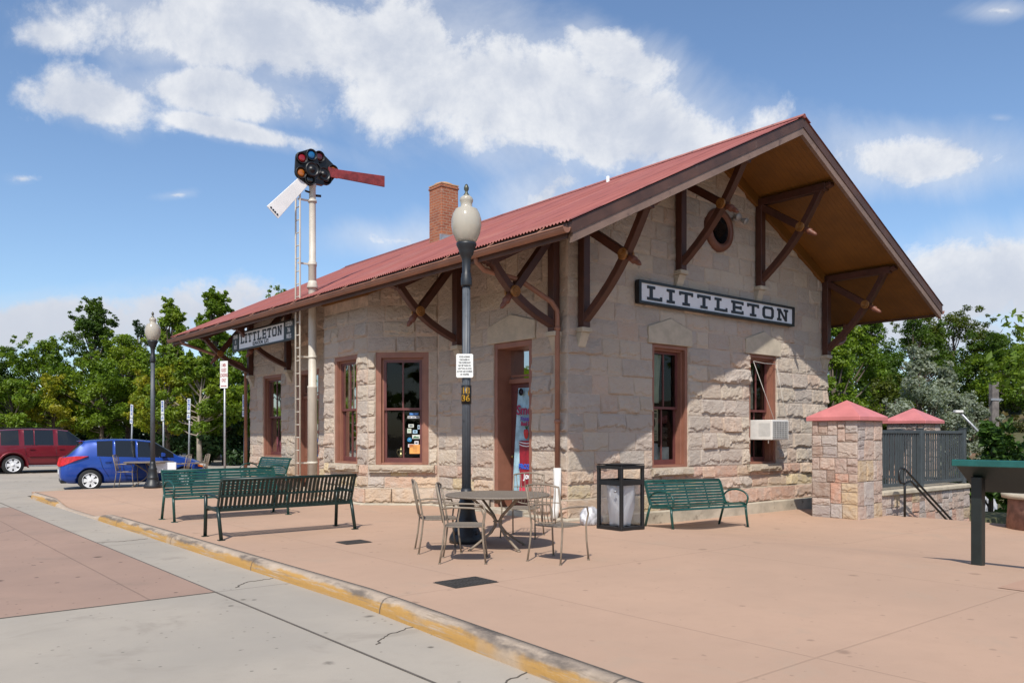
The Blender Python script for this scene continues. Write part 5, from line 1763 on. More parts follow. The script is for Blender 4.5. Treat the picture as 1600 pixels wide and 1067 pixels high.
def make_chair(arms=True):
    """front looks to local +x"""
    r = empty('patio_chair', (0, 0, 0), 0, 'chair', 'chair', 'wire patio chairs')
    m = MB()
    N = 18; vs = [(0, 0, .43)]
    ring = []
    for k in range(N * 2):
        an = 2 * math.pi * k / (N * 2); c, s = math.cos(an), math.sin(an)
        q = (abs(c) ** 4 + abs(s) ** 4) ** -.25
        ring.append((.225 * q * c, .235 * q * s))
    m.add([(0, 0, .428)] + [(x * .85, y * .85, .43) for x, y in ring] + [(x, y, .44) for x, y in ring] + [(x, y, .425) for x, y in ring],
          [(0, 1 + k, 1 + (k + 1) % (2 * N)) for k in range(2 * N)] + [(1 + k, 1 + 2 * N + k, 1 + 2 * N + (k + 1) % (2 * N), 1 + (k + 1) % (2 * N)) for k in range(2 * N)]
          + [(1 + 2 * N + k, 1 + 4 * N + k, 1 + 4 * N + (k + 1) % (2 * N), 1 + 2 * N + (k + 1) % (2 * N)) for k in range(2 * N)])
    m.tube([(x, y, .43) for x, y in ring] + [(*ring[0], .43)], .008, 6, cap=False)
    m.build('seat', M_MESH, r)
    tops = []
    for sy in (-1, 1):
        m = MB(); m.tube([(-.285, sy * .245, .005), (-.25, sy * .235, .22), (-.225, sy * .23, .43), (-.265, sy * .235, .66), (-.315, sy * .24, .90)], .0115, 8); m.lathe([(.018, 0), (.018, .012)], 8, Matrix.Translation((-.285, sy * .245, 0))); m.build('leg', M_TAUPE, r)
        m = MB()
        if arms:
            m.tube([(.255, sy * .265, .005), (.225, sy * .255, .25), (.215, sy * .255, .43), (.235, sy * .275, .56), (.20, sy * .28, .645), (.08, sy * .28, .655), (-.12, sy * .262, .66), (-.26, sy * .237, .645)], .0115, 8)
        else:
            m.tube([(.255, sy * .245, .005), (.225, sy * .235, .25), (.20, sy * .225, .43)], .0115, 8)
        m.lathe([(.018, 0), (.018, .012)], 8, Matrix.Translation((.255, sy * (.265 if arms else .245), 0))); m.build('leg', M_TAUPE, r)
    m = MB()
    m.tube([(-.315, -.24, .90), (-.335, -.12, .925), (-.34, 0, .93), (-.335, .12, .925), (-.315, .24, .90)], .0115, 8)
    m.tube([(-.24, -.23, .52), (-.255, -.1, .475), (-.26, 0, .465), (-.255, .1, .475), (-.24, .23, .52)], .009, 8)
    m.tube([(-.285, -.235, .72), (-.30, 0, .72), (-.285, .235, .72)], .006, 6)
    m.build('back_frame', M_TAUPE, r)
    m = MB()
    for i in range(7):
        f = (i - 3) / 3.0
        m.tube([(-.255, f * .15, .472), (-.285, f * .16 + .01 * math.sin(i), .62), (-.315, f * .19, .78), (-.336, f * .21, .922)], .0055, 6)
    m.build('back_wires', M_TAUPE, r)
    return r


TBL = make_table(); TBL.location = (-0.19, 10.86, 0)
t2 = copy_tree(TBL); t2.location = (-10.75, 24.2, 0); t2['label'] = 'round patio table by the far lamp post, in front of the blue hatchback'
CH = make_chair(True)
chairs = [(0.555, 9.80, 50, 'patio chair right of the table, its open back turned to the camera', 1),
          (-0.56, 9.77, 0, 'patio chair left front of the table, turned sideways with curved arms', 1),
          (-0.95, 10.60, 12, 'leftmost patio chair of the near set, its back tilted to the left', 1),
          (0.16, 12.10, -108, 'patio chair behind the near table, facing the camera before the door', 1),
          (-11.32, 24.0, 10, 'patio chair left of the far table, in front of the blue hatchback', 1),
          (-9.95, 24.35, 185, 'patio chair right of the far table, beside the far lamp post', 1),
          (-9.6, 24.9, 215, 'rearmost patio chair of the far set, tight against the blue hatchback', 1)]
for i, (x, y, a, lb, ar) in enumerate(chairs):
    o = CH if i == 0 else copy_tree(CH)
    o.location = (x, y, gxy(x, y) if y < 20 else 0); o.rotation_euler = (0, 0, R(a)); o['label'] = lb
m = MB(); m.cbox((0, 0, 0), (.62, .03, .30)); BB = m.build('menu_board', M_WHITE, None, (-10.15, 23.9, .56), R(8), bevel=.01)
tag(BB, 'white rectangular board propped under the far patio table', 'board')

# ================================================================== litter bin and bag
BI = empty('litter_bin', B(-.27, -1.52, gz(-.2, -1.5)), TH, 'black framed square litter bin with clear panels and a white liner, beside the gable bench', 'litter bin')
hs = .245
m = MB()
for a in (-1, 1):
    for b in (-1, 1): m.box(a * hs - .026, a * hs + .026, b * hs - .026, b * hs + .026, .03, 1.02)
for z0, z1, e in ((.0, .06, .03), (.71, .80, .02), (.97, 1.02, .03)):
    m.box(-hs - e, hs + e, -hs - e, -hs + .03, z0, z1); m.box(-hs - e, hs + e, hs - .03, hs + e, z0, z1)
    m.box(-hs - e, -hs + .03, -hs + .03, hs - .03, z0, z1); m.box(hs - .03, hs + e, -hs + .03, hs - .03, z0, z1)
m.box(-hs, hs, -hs, hs, .02, .05)
m.box(-hs - .02, hs + .02, -hs - .02, hs + .02, 1.03, 1.045)
m.build('bin_frame', M_BLACKP, BI, bevel=.006)
m = MB()
for a in (-1, 1):
    m.add([(a * hs, -hs, .06), (a * hs, hs, .06), (a * hs, hs, .70), (a * hs, -hs, .70)], [(0, 1, 2, 3)])
    m.add([(-hs, a * hs, .06), (hs, a * hs, .06), (hs, a * hs, .70), (-hs, a * hs, .70)], [(0, 1, 2, 3)])
m.build('clear_panel', mat_glass('clear_acrylic', (.93, .94, .94), .01), BI)


def mat_film():
    m, g, p = new_mat('white_liner_film')
    p.inputs['Base Color'].default_value = (.84, .83, .85, 1); p.inputs['Roughness'].default_value = .35
    p.inputs['Alpha'].default_value = .92
    return m


M_FILM = mat_film()


def crumple(name, rx, ry, h, parent, mt, seed, base=0.06, pinch=.0, loc=None, rz=None):
    rg = random.Random(seed); n, k = 28, 16; vs = []
    ph = [rg.random() * 6.3 for _ in range(8)]
    for j in range(k + 1):
        f = j / k
        for i in range(n):
            an = 2 * math.pi * i / n
            rr = 1 + (.13 if pinch > .5 else .07) * math.sin(3 * an + ph[0] + 4 * f) + .05 * math.sin(7 * an + ph[1] - 7 * f) + .035 * math.sin(13 * an + ph[2] + 11 * f) + .02 * math.sin(19 * an + ph[3] + 17 * f)
            sh = (1 - pinch * f ** 2) * (1 - .25 * (1 - f) ** 3)
            vs.append((rx * rr * sh * math.cos(an), ry * rr * sh * math.sin(an), base + h * f + .012 * math.sin(5 * an + ph[4])))
    fs = [(j * n + i, j * n + (i + 1) % n, (j + 1) * n + (i + 1) % n, (j + 1) * n + i) for j in range(k) for i in range(n)]
    m = MB(); m.add(vs, fs, True); m.add(vs[:n], [tuple(range(n))])
    if pinch > .5: m.add(vs[-n:], [tuple(range(n))])
    return m.build(name, mt, parent, loc, rz)


crumple('bin_liner', .215, .21, .64, BI, M_FILM, 3)
m = MB(); m.lathe([(.02, 0), (.02, .03), (0, .03)], 10, Matrix.Translation((-hs - .03, -hs + .09, .62)) @ Matrix.Rotation(R(-90), 4, 'Y')); m.build('latch', M_GALV, BI)
bag = crumple('rubbish_bag', .27, .19, .29, None, mat('white_rubbish_bag', (.46, .46, .49), .4, var=.35, scale=14, bump=.5, bscale=25), 9, base=0.0, pinch=.62, loc=B(-.22, -.78, gz(-.2, -.7)), rz=.9)
tag(bag, 'crumpled white rubbish bag on the ground left of the litter bin', 'rubbish bag')

# ground grates
for i, (x, y, w, d, rz, lb) in enumerate([(-0.47, 8.33, .50, .36, TH, 'larger dark grate in the paving in front of the near patio set'), (-2.22, 11.46, .36, .30, TH, 'smaller dark grate in the paving near the slatted bench')]):
    m = MB()
    for k in lin(-w / 2, w / 2, 12): m.box(k - .010, k + .010, -d / 2, d / 2, .004, .012)
    for k in (-d / 2, -d / 6, d / 6, d / 2): m.box(-w / 2, w / 2, k - .010, k + .010, .005, .011)
    m.box(-w / 2 - .02, w / 2 + .02, -d / 2 - .02, d / 2 + .02, .001, .0045)
    tag(m.build('floor_grate', mat('dark_grate_iron', (.045, .04, .036), .7) if 'dark_grate_iron' not in bpy.data.materials else bpy.data.materials['dark_grate_iron'], None, (x, y, 0), rz), lb, 'grate', 'grates in the plaza paving')

# reading plaque, seen from below its back
PQ = empty('plaque_stand', (5.62, 9.80, gxy(5.62, 9.8)), TH - math.pi / 2, 'dark green tilted plaque stand at the right edge of the plaza', 'plaque')
# local x runs along -dL (to the right, nearer), local y along dR
m = MB(); m.M = Matrix.Rotation(0, 4, 'Z')
hx = .70; yh, zh, yl, zl = -.33, 1.225, .30, .86
m.prism([(-.17, yh, zh), (1.25, yh, zh), (1.25, yl, zl), (-.17, yl, zl)], (0, .028, .05))
m.build('panel', mat('black_green_panel', (.010, .022, .020), .4), PQ, bevel=.006)
m = MB(); m.box(-.19, 1.27, yh - .02, yh + .015, zh - .035, zh + .045); m.build('panel_edge', mat('dark_teal_edge', (.012, .10, .09), .4), PQ, bevel=.008)
m = MB(); m.box(-.07, .05, -.10, .02, 0, 1.06); m.build('post', mat('black_green_post', (.012, .018, .017), .45), PQ, bevel=.008)
m = MB(); m.box(.82, .94, -.10, .02, 0, 1.06); m.build('post', M_GREEND, PQ, bevel=.008)

# ================================================================== pillars, fence, wall, stair
PALP = [(.46, .33, .27), (.50, .40, .34), (.44, .36, .33), (.52, .30, .22), (.47, .41, .38), (.52, .38, .24), (.40, .34, .32), (.50, .36, .29), (.48, .38, .33), (.45, .33, .28), (.36, .25, .20), (.47, .37, .32)]


def ashlar(parent, name, frames, h, z0, seed, hmin=.20, hmax=.46):
    st = Stones(); rr = random.Random(seed)
    def cut(fr, xa, xb, za, zb, dep=0):
        w, hh = xb - xa, zb - za
        big = rr.uniform(.30, .60)
        if (w > big or hh > big * .9) and dep < 12 and max(w, hh) > .20:
            if w * rr.uniform(.7, 1.3) > hh * 1.15:
                c = xa + w * rr.uniform(.33, .67); cut(fr, xa, c, za, zb, dep + 1); cut(fr, c, xb, za, zb, dep + 1)
            else:
                c = za + hh * rr.uniform(.33, .67); cut(fr, xa, xb, za, c, dep + 1); cut(fr, xa, xb, c, zb, dep + 1)
            return
        c = PALP[rr.randrange(len(PALP))]; f = rr.uniform(.88, 1.08); c = tuple(v * f for v in c)
        st.block(fr, xa + .007, xb - .007, za + .007, zb - .007, .004 + rr.uniform(0, .008), .020, rr.randrange(10 ** 6), c)
    for fr, ln in frames:
        cut(fr, 0, ln, z0, h)
    return st.build(name, parent)


def pillar(t, s, w, d, z0, h, lab, seed):
    r = empty('stone_pillar', B(t, s, z0), TH, lab, 'pillar', 'stone pillars with pink caps')
    m = MB(); m.box(.012, w - .012, .012, d - .012, -.25, h); m.build('core', M_MORTAR, r)
    ashlar(r, 'stonework', [(Frame((0, 0, 0), (1, 0, 0), (0, -1, 0)), w), (Frame((0, 0, 0), (0, 1, 0), (-1, 0, 0)), d), (Frame((w, 0, 0), (0, 1, 0), (1, 0, 0)), d), (Frame((0, d, 0), (1, 0, 0), (0, 1, 0)), w)], h, -.02, seed)
    m = MB(); e = .09; hz = .44
    a, b = -e, w + e; c, dd = -e, d + e
    m.add([(a, c, h), (b, c, h), (b, dd, h), (a, dd, h), (a, c, h + .085), (b, c, h + .085), (b, dd, h + .085), (a, dd, h + .085), (w / 2, d / 2, h + hz)],
          [(3, 2, 1, 0), (0, 1, 5, 4), (1, 2, 6, 5), (2, 3, 7, 6), (3, 0, 4, 7), (4, 5, 8), (5, 6, 8), (6, 7, 8), (7, 4, 8)])
    m.build('cap', M_CAP, r, bevel=.008)
    return r


pillar(5.84, -2.31, 1.0, 1.0, -.2, 2.0, 'nearer stone pillar with pink pyramid cap, at the plaza edge beside the depot', 5)
pillar(12.57, -.65, 1.0, 1.0, -.2, 2.02, 'farther stone pillar with pink pyramid cap, behind the grey fence', 8)

RW = empty('retaining_wall', B(6.86, -2.25, 0), TH, 'low stone retaining wall with sandstone coping under the grey fence', 'wall')
m = MB(); m.box(0, 4.55, .01, .5, -3.1, .22); m.build('core', M_MORTAR, RW)
ashlar(RW, 'stonework', [(Frame((0, 0, 0), (1, 0, 0), (0, -1, 0)), 4.55), (Frame((4.55, 0, 0), (0, 1, 0), (1, 0, 0)), .5)], .22, -1.6, 15, .2, .34)
m = MB(); m.box(0.02, 4.62, -.07, .58, .22, .32); m.build('coping', M_SMOOTH, RW, bevel=.02)


def fence(a, b, z0, z1, posts, lab, gap=.115):
    """rail fence from a to b (t,s) with square posts"""
    A = B(*a); Bv = B(*b); d = (Bv - A); L = d.length; rz = math.atan2(d.y, d.x)
    r = empty('metal_fence', (A.x, A.y, 0), rz, lab, 'fence', 'grey metal fences by the stair')
    m = MB()
    m.box(0, L, -.03, .03, z1 - .075, z1 - .01); m.box(0, L, -.025, .025, z0 + .06, z0 + .13)
    m.build('rail', M_FENCE, r, bevel=.004)
    m = MB(); n = int(L / gap)
    for i in range(1, n): x = L * i / n; m.box(x - .018, x + .018, -.012, .012, z0 + .13, z1 - .075)
    m.build('pickets', M_FENCE, r)
    for f in posts:
        m = MB(); x = L * f; m.box(x - .065, x + .065, -.065, .065, z0 + .005, z1 + .03); m.box(x - .075, x + .075, -.075, .075, z1 + .03, z1 + .05)
        m.build('post', M_FENCE, r, bevel=.006)
    return r


fence((6.92, -2.12), (11.35, -2.12), .32, 1.62, (.475, 1.0), 'grey metal picket fence on the coping, from the near pillar to its corner post')
fence((11.35, -2.0), (11.35, .9), .32, 1.62, (.5,), 'grey fence run turning back from the corner post towards the far pillar')
fence((8.9, 1.3), (15.2, 1.3), .2, 1.55, (0, .33, .66, 1.0), 'rearmost grey fence run, standing behind the far pillar')
# stair down beside the wall
ST = MB()
for i in range(14):
    z1 = -.2 - .17 * i
    ST.box(7.3 + .32 * i, 7.3 + .32 * (i + 1) + .02, -4.1, -2.46, -3.3, z1 - .17)
tag(ST.build('stair', M_CONC, None, C0, TH), 'concrete stair dropping from the plaza edge beside the retaining wall', 'stair')
HR = empty('handrail', B(7.12, -2.62, -.2), TH, 'black double pipe handrail sloping down the stair from the plaza edge', 'handrail')
m = MB(); q = math.tan(R(28))
loop = [(.35, 0, .74), (.05, 0, .70), (-.12, 0, .72), (-.17, 0, .80), (-.16, 0, .95), (-.08, 0, 1.02), (.08, 0, 1.00)]
m.tube([(4.2, 0, .74 - 3.85 * q)] + loop + [(4.2, 0, 1.0 - 4.12 * q)], .024, 8)
m.build('rail', M_BLACKP, HR)
m = MB(); m.tube([(.08, 0, -.02), (.08, 0, 1.0)], .026, 8); m.build('post', M_BLACKP, HR)
m = MB(); m.tube([(2.3, 0, -1.5), (2.3, 0, 1.0 - 2.2 * q)], .026, 8); m.build('post', M_BLACKP, HR)

# planter at the right edge
PT = empty('stone_planter', B(6.98, -5.4, -.2), 0, 'low round stone planter with pale coping at the far right of the plaza', 'planter')
m = MB(); m.lathe([(.75, 0), (.72, .45), (.72, .55)], 28); m.build('planter_wall', mat('red_brown_rubble', (.24, .13, .10), .9, var=.35, scale=5, bump=.9, bscale=9), PT)
m = MB(); m.lathe([(.74, .55), (.82, .56), (.83, .63), (.74, .645), (.60, .645), (.58, .60)], 28); m.build('coping', M_SMOOTH, PT)
m = MB(); m.lathe([(0, .58), (.60, .58)], 20); m.build('soil', mat('dark_soil', (.05, .035, .025), .95), PT)


# ================================================================== cars
def car_paint(name, col):
    m, g, p = new_mat(name)
    tc = g.n('ShaderNodeTexCoord').outputs['Object']
    p.inputs['Base Color'].default_value = (*col, 1)
    g.L.new(g.mix(g.ss(g.noise(tc, 1.5, 4.0), .3, .7), tuple(c * .9 for c in col), tuple(c * 1.1 for c in col)), p.inputs['Base Color'])
    p.inputs['Metallic'].default_value = 0.25; p.inputs['Roughness'].default_value = 0.38
    p.inputs['Coat Weight'].default_value = 0.7; p.inputs['Coat Roughness'].default_value = 0.06
    return m


def car_body(stations, glass_x, top_glass, arches, arch_r, halfw, paint):
    """loft of half sections, subdivided, wheel arches cut out; returns (body mesh, glass mesh)"""
    npt = 10
    V = []; sec = []
    for (x, zb, zsh, zbelt, ztop, wsh, wbelt, wtop) in stations:
        ze = ztop - min(.055, (ztop - zbelt) * .35)
        half = [(0, zb), (wsh * .86, zb), (wsh * .965, zb + (zsh - zb) * .30), (wsh, zsh), (wbelt + (wsh - wbelt) * .35, zbelt - (zbelt - zsh) * .22), (wbelt, zbelt), (wtop, ze), (wtop * .86, ztop - .012), (wtop * .5, ztop), (0, ztop)]
        ring = [(x, y, z) for y, z in half] + [(x, -y, z) for y, z in half[-2:0:-1]]
        sec.append(len(V)); V += ring
    nr = 2 * npt - 2
    F = []; MI = []
    for i in range(len(stations) - 1):
        xa, xb = stations[i][0], stations[i + 1][0]; xm = (xa + xb) / 2
        for k in range(nr):
            k2 = (k + 1) % nr
            F.append((sec[i] + k, sec[i] + k2, sec[i + 1] + k2, sec[i + 1] + k))
            kk = k if k < npt - 1 else nr - 1 - k
            mi = 0
            if kk == 5 and any(a < xm < b for a, b in glass_x): mi = 1
            if kk >= 6 and any(a < xm < b for a, b in top_glass): mi = 1
            MI.append(mi)
    F.append(tuple(sec[0] + k for k in range(nr - 1, -1, -1))); MI.append(0)
    F.append(tuple(sec[-1] + k for k in range(nr))); MI.append(0)
    me = bpy.data.meshes.new('car_shell'); me.from_pydata(V, [], F)
    me.polygons.foreach_set('material_index', MI)
    for mt in (paint, M_CARGLASS, M_BLACKP): me.materials.append(mt)
    o = bpy.data.objects.new('car_shell', me); COL.objects.link(o)
    bmx = bmesh.new(); bmx.from_mesh(me)
    cl = bmx.edges.layers.float.new('crease_edge')
    for e in bmx.edges:
        if len(e.link_faces) == 2 and e.link_faces[0].material_index != e.link_faces[1].material_index: e[cl] = 1.0
    cv = bmx.verts.layers.float.new('crease_vert')
    for v in bmx.verts:
        if len({f.material_index for f in v.link_faces}) > 1: v[cv] = 1.0
    bmx.to_mesh(me); bmx.free()
    sb = o.modifiers.new('s', 'SUBSURF'); sb.levels = 2; sb.render_levels = 2
    cm = MB(); cm.mat = 2
    for ax in arches:
        for sgn in (-1, 1):
            Mx = Matrix.Translation((ax, sgn * (halfw + .15), arch_r[1])) @ Matrix.Rotation(R(90), 4, 'X')
            vs = []; n = 40
            for zz in (-.38, .38):
                for j in range(n):
                    an = 2 * math.pi * j / n; vs.append(Mx @ Vector((arch_r[0] * math.cos(an), arch_r[0] * math.sin(an), zz)))
            cm.add(vs, [tuple(range(n - 1, -1, -1)), tuple(range(n, 2 * n))] + [(j, (j + 1) % n, n + (j + 1) % n, n + j) for j in range(n)])
    cut = cm.build('arch_cutter', [paint, M_CARGLASS, M_BLACKP])
    bo = o.modifiers.new('b', 'BOOLEAN'); bo.operation = 'DIFFERENCE'; bo.object = cut; bo.solver = 'EXACT'
    bpy.context.view_layer.update()
    dg = bpy.context.evaluated_depsgraph_get()
    full = bpy.data.meshes.new_from_object(o.evaluated_get(dg))
    bpy.data.objects.remove(o); bpy.data.objects.remove(cut)
    outs = []
    for glass in (False, True):
        bm = bmesh.new(); bm.from_mesh(full)
        kill = [f for f in bm.faces if (f.material_index == 1) != glass]
        bmesh.ops.delete(bm, geom=kill, context='FACES')
        for f in bm.faces:
            if glass: f.material_index = 0
            elif f.material_index == 2: f.material_index = 1
            f.smooth = True
        m2 = bpy.data.meshes.new('car_part'); bm.to_mesh(m2); bm.free(); m2.materials.clear()
        outs.append(m2)
    return outs


def wheel(parent, x, y, r, sgn, spokes):
    w = empty('wheel', (x, y, r)); w.parent = parent
    Mx = Matrix.Rotation(R(-90 * sgn), 4, 'X')
    m = MB(); m.lathe([(r * .66, -.10), (r * .92, -.105), (r, -.07), (r, .07), (r * .93, .10), (r * .66, .10)], 40, Mx, cap=False); m.build('tyre', M_TYRE, w)
    m = MB(); m.lathe([(r * .68, .10), (r * .64, .105), (r * .62, .05), (r * .60, -.06)], 36, Mx, cap=False)
    m.lathe([(0, .10), (r * .16, .095), (r * .18, .06)], 20, Mx)
    for i in range(spokes):
        an = 2 * math.pi * i / spokes
        c, s = math.cos(an), math.sin(an); px, pz = -s, c
        a = r * .13; b = r * .63; w0, w1 = r * .12, r * .20
        pts = [Vector((c * a + px * w0, s * a + pz * w0, .088)), Vector((c * a - px * w0, s * a - pz * w0, .088)), Vector((c * b - px * w1, s * b - pz * w1, .075)), Vector((c * b + px * w1, s * b + pz * w1, .075))]
        m.prism([Mx @ p for p in pts], Mx.to_3x3() @ Vector((0, 0, -.04)))
    m.build('rim', M_ALLOY, w)
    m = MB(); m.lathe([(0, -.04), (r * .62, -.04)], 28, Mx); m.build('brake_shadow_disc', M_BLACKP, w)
    return w


def lens_patch(name, mt, parent, pts, n, th=.02):
    m = MB(); m.prism(pts, Vector(n) * th); return m.build(name, mt, parent, bevel=.006)


# blue hatchback
CB = empty('parked_car', (-13.50, 24.30, -.138), TH - R(9), 'bright blue five door hatchback parked behind the far patio table', 'car', 'cars in the parking bays')
PB = car_paint('bright_blue_car_paint', (.008, .052, .31))
stB = [(0.00, .40, .58, .70, .74, .66, .62, .52), (0.05, .30, .58, .84, .88, .76, .70, .60), (0.16, .23, .60, .97, 1.02, .82, .76, .66), (0.26, .21, .62, 1.02, 1.08, .835, .785, .66),
       (0.62, .20, .63, 1.03, 1.455, .85, .80, .585), (0.74, .20, .63, 1.03, 1.495, .853, .805, .60), (0.98, .20, .63, 1.02, 1.52, .855, .81, .62), (1.40, .20, .62, 1.00, 1.535, .857, .812, .625), (1.47, .20, .62, 1.0, 1.537, .857, .812, .625),
       (2.02, .20, .61, .98, 1.53, .857, .812, .62), (2.08, .20, .61, .98, 1.525, .857, .812, .62), (2.55, .20, .61, .965, 1.47, .855, .805, .60), (3.10, .20, .60, .95, 1.13, .85, .78, .66), (3.25, .20, .60, .93, 1.02, .845, .76, .64),
       (3.75, .21, .60, .82, .91, .82, .72, .55), (4.05, .24, .56, .70, .76, .74, .64, .45), (4.20, .30, .50, .58, .62, .60, .5, .35)]
bm_, gm_ = car_body(stB, [(.98, 1.40), (1.47, 2.02), (2.08, 3.10)], [(.16, .62), (2.55, 3.25)], (.80, 3.40), (.375, .31), .855, PB)
link('body', bm_, [PB, M_BLACKP], CB); link('windows', gm_, M_CARGLASS, CB)
for x in (.80, 3.40):
    for s in (-1, 1): wheel(CB, x, s * .745, .315, s, 6)
# near side is local -y
for s in (-1, 1):
    m = MB()
    bot = [(-.035, .58, .72), (.02, .72, .73), (.12, .80, .76), (.38, .868, .885), (.72, .872, 1.015)]
    top = [(.03, .58, .97), (.08, .70, .985), (.20, .795, 1.01), (.42, .845, 1.03), (.74, .858, 1.03)]
    n5 = len(bot); vs = [Vector((a, s * b, c)) for a, b, c in bot + top] + [Vector((a + .06, s * (b - .12), c)) for a, b, c in bot + top]
    m.add(vs, [(i, i + 1, n5 + i + 1, n5 + i) for i in range(n5 - 1)] + [(2 * n5 + i, 3 * n5 + i, 3 * n5 + i + 1, 2 * n5 + i + 1) for i in range(n5 - 1)]
          + [(i, 2 * n5 + i, 2 * n5 + i + 1, i + 1) for i in range(n5 - 1)] + [(n5 + i, n5 + i + 1, 3 * n5 + i + 1, 3 * n5 + i) for i in range(n5 - 1)]
          + [(0, n5, 3 * n5, 2 * n5), (n5 - 1, 3 * n5 - 1, 4 * n5 - 1, 2 * n5 - 1)])
    m.build('tail_light', M_LAMPRED, CB, bevel=.008)
    m = MB(); m.prism([Vector((3.86, s * .735, .66)), Vector((4.10, s * .62, .62)), Vector((4.02, s * .63, .74)), Vector((3.72, s * .745, .80))], Vector((.02, s * .045, .02))); m.build('headlight', M_CLEAR, CB, bevel=.006)
    m = MB(); m.prism([Vector((3.80, s * .768, .67)), Vector((3.98, s * .70, .65)), Vector((3.95, s * .70, .70)), Vector((3.80, s * .765, .74))], Vector((.0, s * .045, .0))); m.build('indicator', M_LAMPORANGE, CB, bevel=.004)
    m = MB(); m.bar((1.18, s * .868, .86), (1.36, s * .868, .87), .03, .028); m.bar((2.08, s * .868, .85), (2.26, s * .868, .86), .03, .028); m.build('door_handle', PB, CB, bevel=.006)
    m = MB()
    for pts in ([(1.04, .86, 1.0), (1.12, .873, .7), (1.30, .870, .40)], [(2.06, .815, .98), (2.07, .872, .62), (2.08, .862, .26)], [(2.98, .80, .95), (3.0, .868, .62), (2.98, .856, .26)], [(1.30, .856, .28), (2.98, .856, .27)]):
        m.tube([(a, s * (b - .006), c) for a, b, c in pts], .005, 5)
    m.build('door_seam', M_BLACKP, CB)
    m = MB(); m.prism([Vector((2.72, s * .83, .98)), Vector((2.84, s * .83, .98)), Vector((2.84, s * .83, 1.09)), Vector((2.72, s * .83, 1.12))], (0, s * .16, 0)); m.build('door_mirror', PB, CB, bevel=.02)
m = MB(); m.box(-.012, .03, -.26, .26, .50, .62); m.build('number_plate', M_SIGNW, CB)
m = MB(); m.box(.50, .66, -.52, .52, 1.455, 1.475); m.build('roof_spoiler', PB, CB, bevel=.008)
m = MB(); m.box(.03, .2, -.7, .7, .24, .34); m.build('bumper_skirt', M_BLACKP, CB, bevel=.02)

# dark red estate
CR = empty('parked_car', (-20.35, 31.3, -.01), TH + R(1), 'dark red tall estate car parked behind the blue hatchback', 'car', 'cars in the parking bays')
PR = car_paint('dark_red_car_paint', (.165, .006, .014))
stR = [(0.00, .45, .66, .90, .96, .78, .74, .62), (0.05, .36, .68, 1.02, 1.10, .86, .81, .70), (0.14, .30, .70, 1.08, 1.22, .90, .84, .72), (0.40, .28, .72, 1.12, 1.70, .92, .86, .68), (0.52, .28, .72, 1.13, 1.74, .925, .865, .69), (1.12, .28, .72, 1.13, 1.77, .925, .87, .70), (1.30, .28, .72, 1.13, 1.775, .925, .87, .70),
       (1.62, .28, .72, 1.13, 1.78, .925, .87, .70), (1.66, .28, .72, 1.13, 1.78, .925, .87, .70), (2.30, .28, .72, 1.12, 1.775, .925, .87, .70), (2.46, .28, .72, 1.12, 1.77, .925, .87, .70), (2.85, .28, .72, 1.11, 1.72, .922, .865, .68), (3.45, .28, .72, 1.10, 1.26, .915, .85, .72), (3.6, .28, .70, 1.06, 1.16, .91, .83, .70), (4.2, .29, .70, .98, 1.06, .90, .80, .62), (4.55, .32, .66, .86, .93, .82, .72, .55), (4.68, .40, .60, .70, .74, .7, .6, .4)]
bm_, gm_ = car_body(stR, [(.52, 1.12), (1.30, 1.62), (1.66, 2.30), (2.46, 3.3)], [(.14, .40), (2.85, 3.45)], (.92, 3.76), (.45, .37), .925, PR)
link('body', bm_, [PR, M_BLACKP], CR); link('windows', gm_, M_CARGLASS, CR)
for x in (.92, 3.76):
    for s in (-1, 1): wheel(CR, x, s * .80, .375, s, 6)
for s in (-1, 1):
    m = MB()
    arc = [(.92 + .50 * math.cos(a), s * .922, .37 + .50 * math.sin(a)) for a in [R(q) for q in range(-12, 193, 12)]]
    m.tube(arc, .035, 6); arc = [(3.76 + .50 * math.cos(a), s * .915, .37 + .50 * math.sin(a)) for a in [R(q) for q in range(-12, 193, 12)]]; m.tube(arc, .035, 6)
    m.build('wheel_arch_flare', PR, CR)
    m = MB(); m.bar((1.45, s * .945, .72), (3.25, s * .945, .72), .03, .06); m.build('side_moulding', PR, CR, bevel=.008)
    m = MB(); m.bar((1.42, s * .95, .33), (3.28, s * .95, .33), .12, .05); m.build('running_board', M_GALV, CR, bevel=.01)
    for pts in ([(1.30, .885, 1.12), (1.36, .935, .75)], [(2.38, .88, 1.12), (2.39, .937, .72), (2.39, .93, .32)], [(3.36, .86, 1.1), (3.36, .93, .72), (3.3, .925, .32)]):
        m = MB(); m.tube([(a, s * (b - .004), c) for a, b, c in pts], .005, 5); m.build('door_seam', M_BLACKP, CR)
    m = MB(); m.bar((1.46, s * .925, .98), (1.64, s * .925, .98), .03, .035); m.bar((2.48, s * .925, .98), (2.66, s * .925, .98), .03, .035); m.build('door_handle', PR, CR, bevel=.006)
    m = MB(); m.prism([Vector((3.18, s * .90, 1.12)), Vector((3.34, s * .90, 1.12)), Vector((3.34, s * .90, 1.30)), Vector((3.18, s * .90, 1.32))], (0, s * .2, 0)); m.build('door_mirror', PR, CR, bevel=.02)
    m = MB(); m.bar((.5, s * .62, 1.80), (2.7, s * .62, 1.80), .03, .03); m.build('roof_rail', M_BLACKP, CR, bevel=.006)

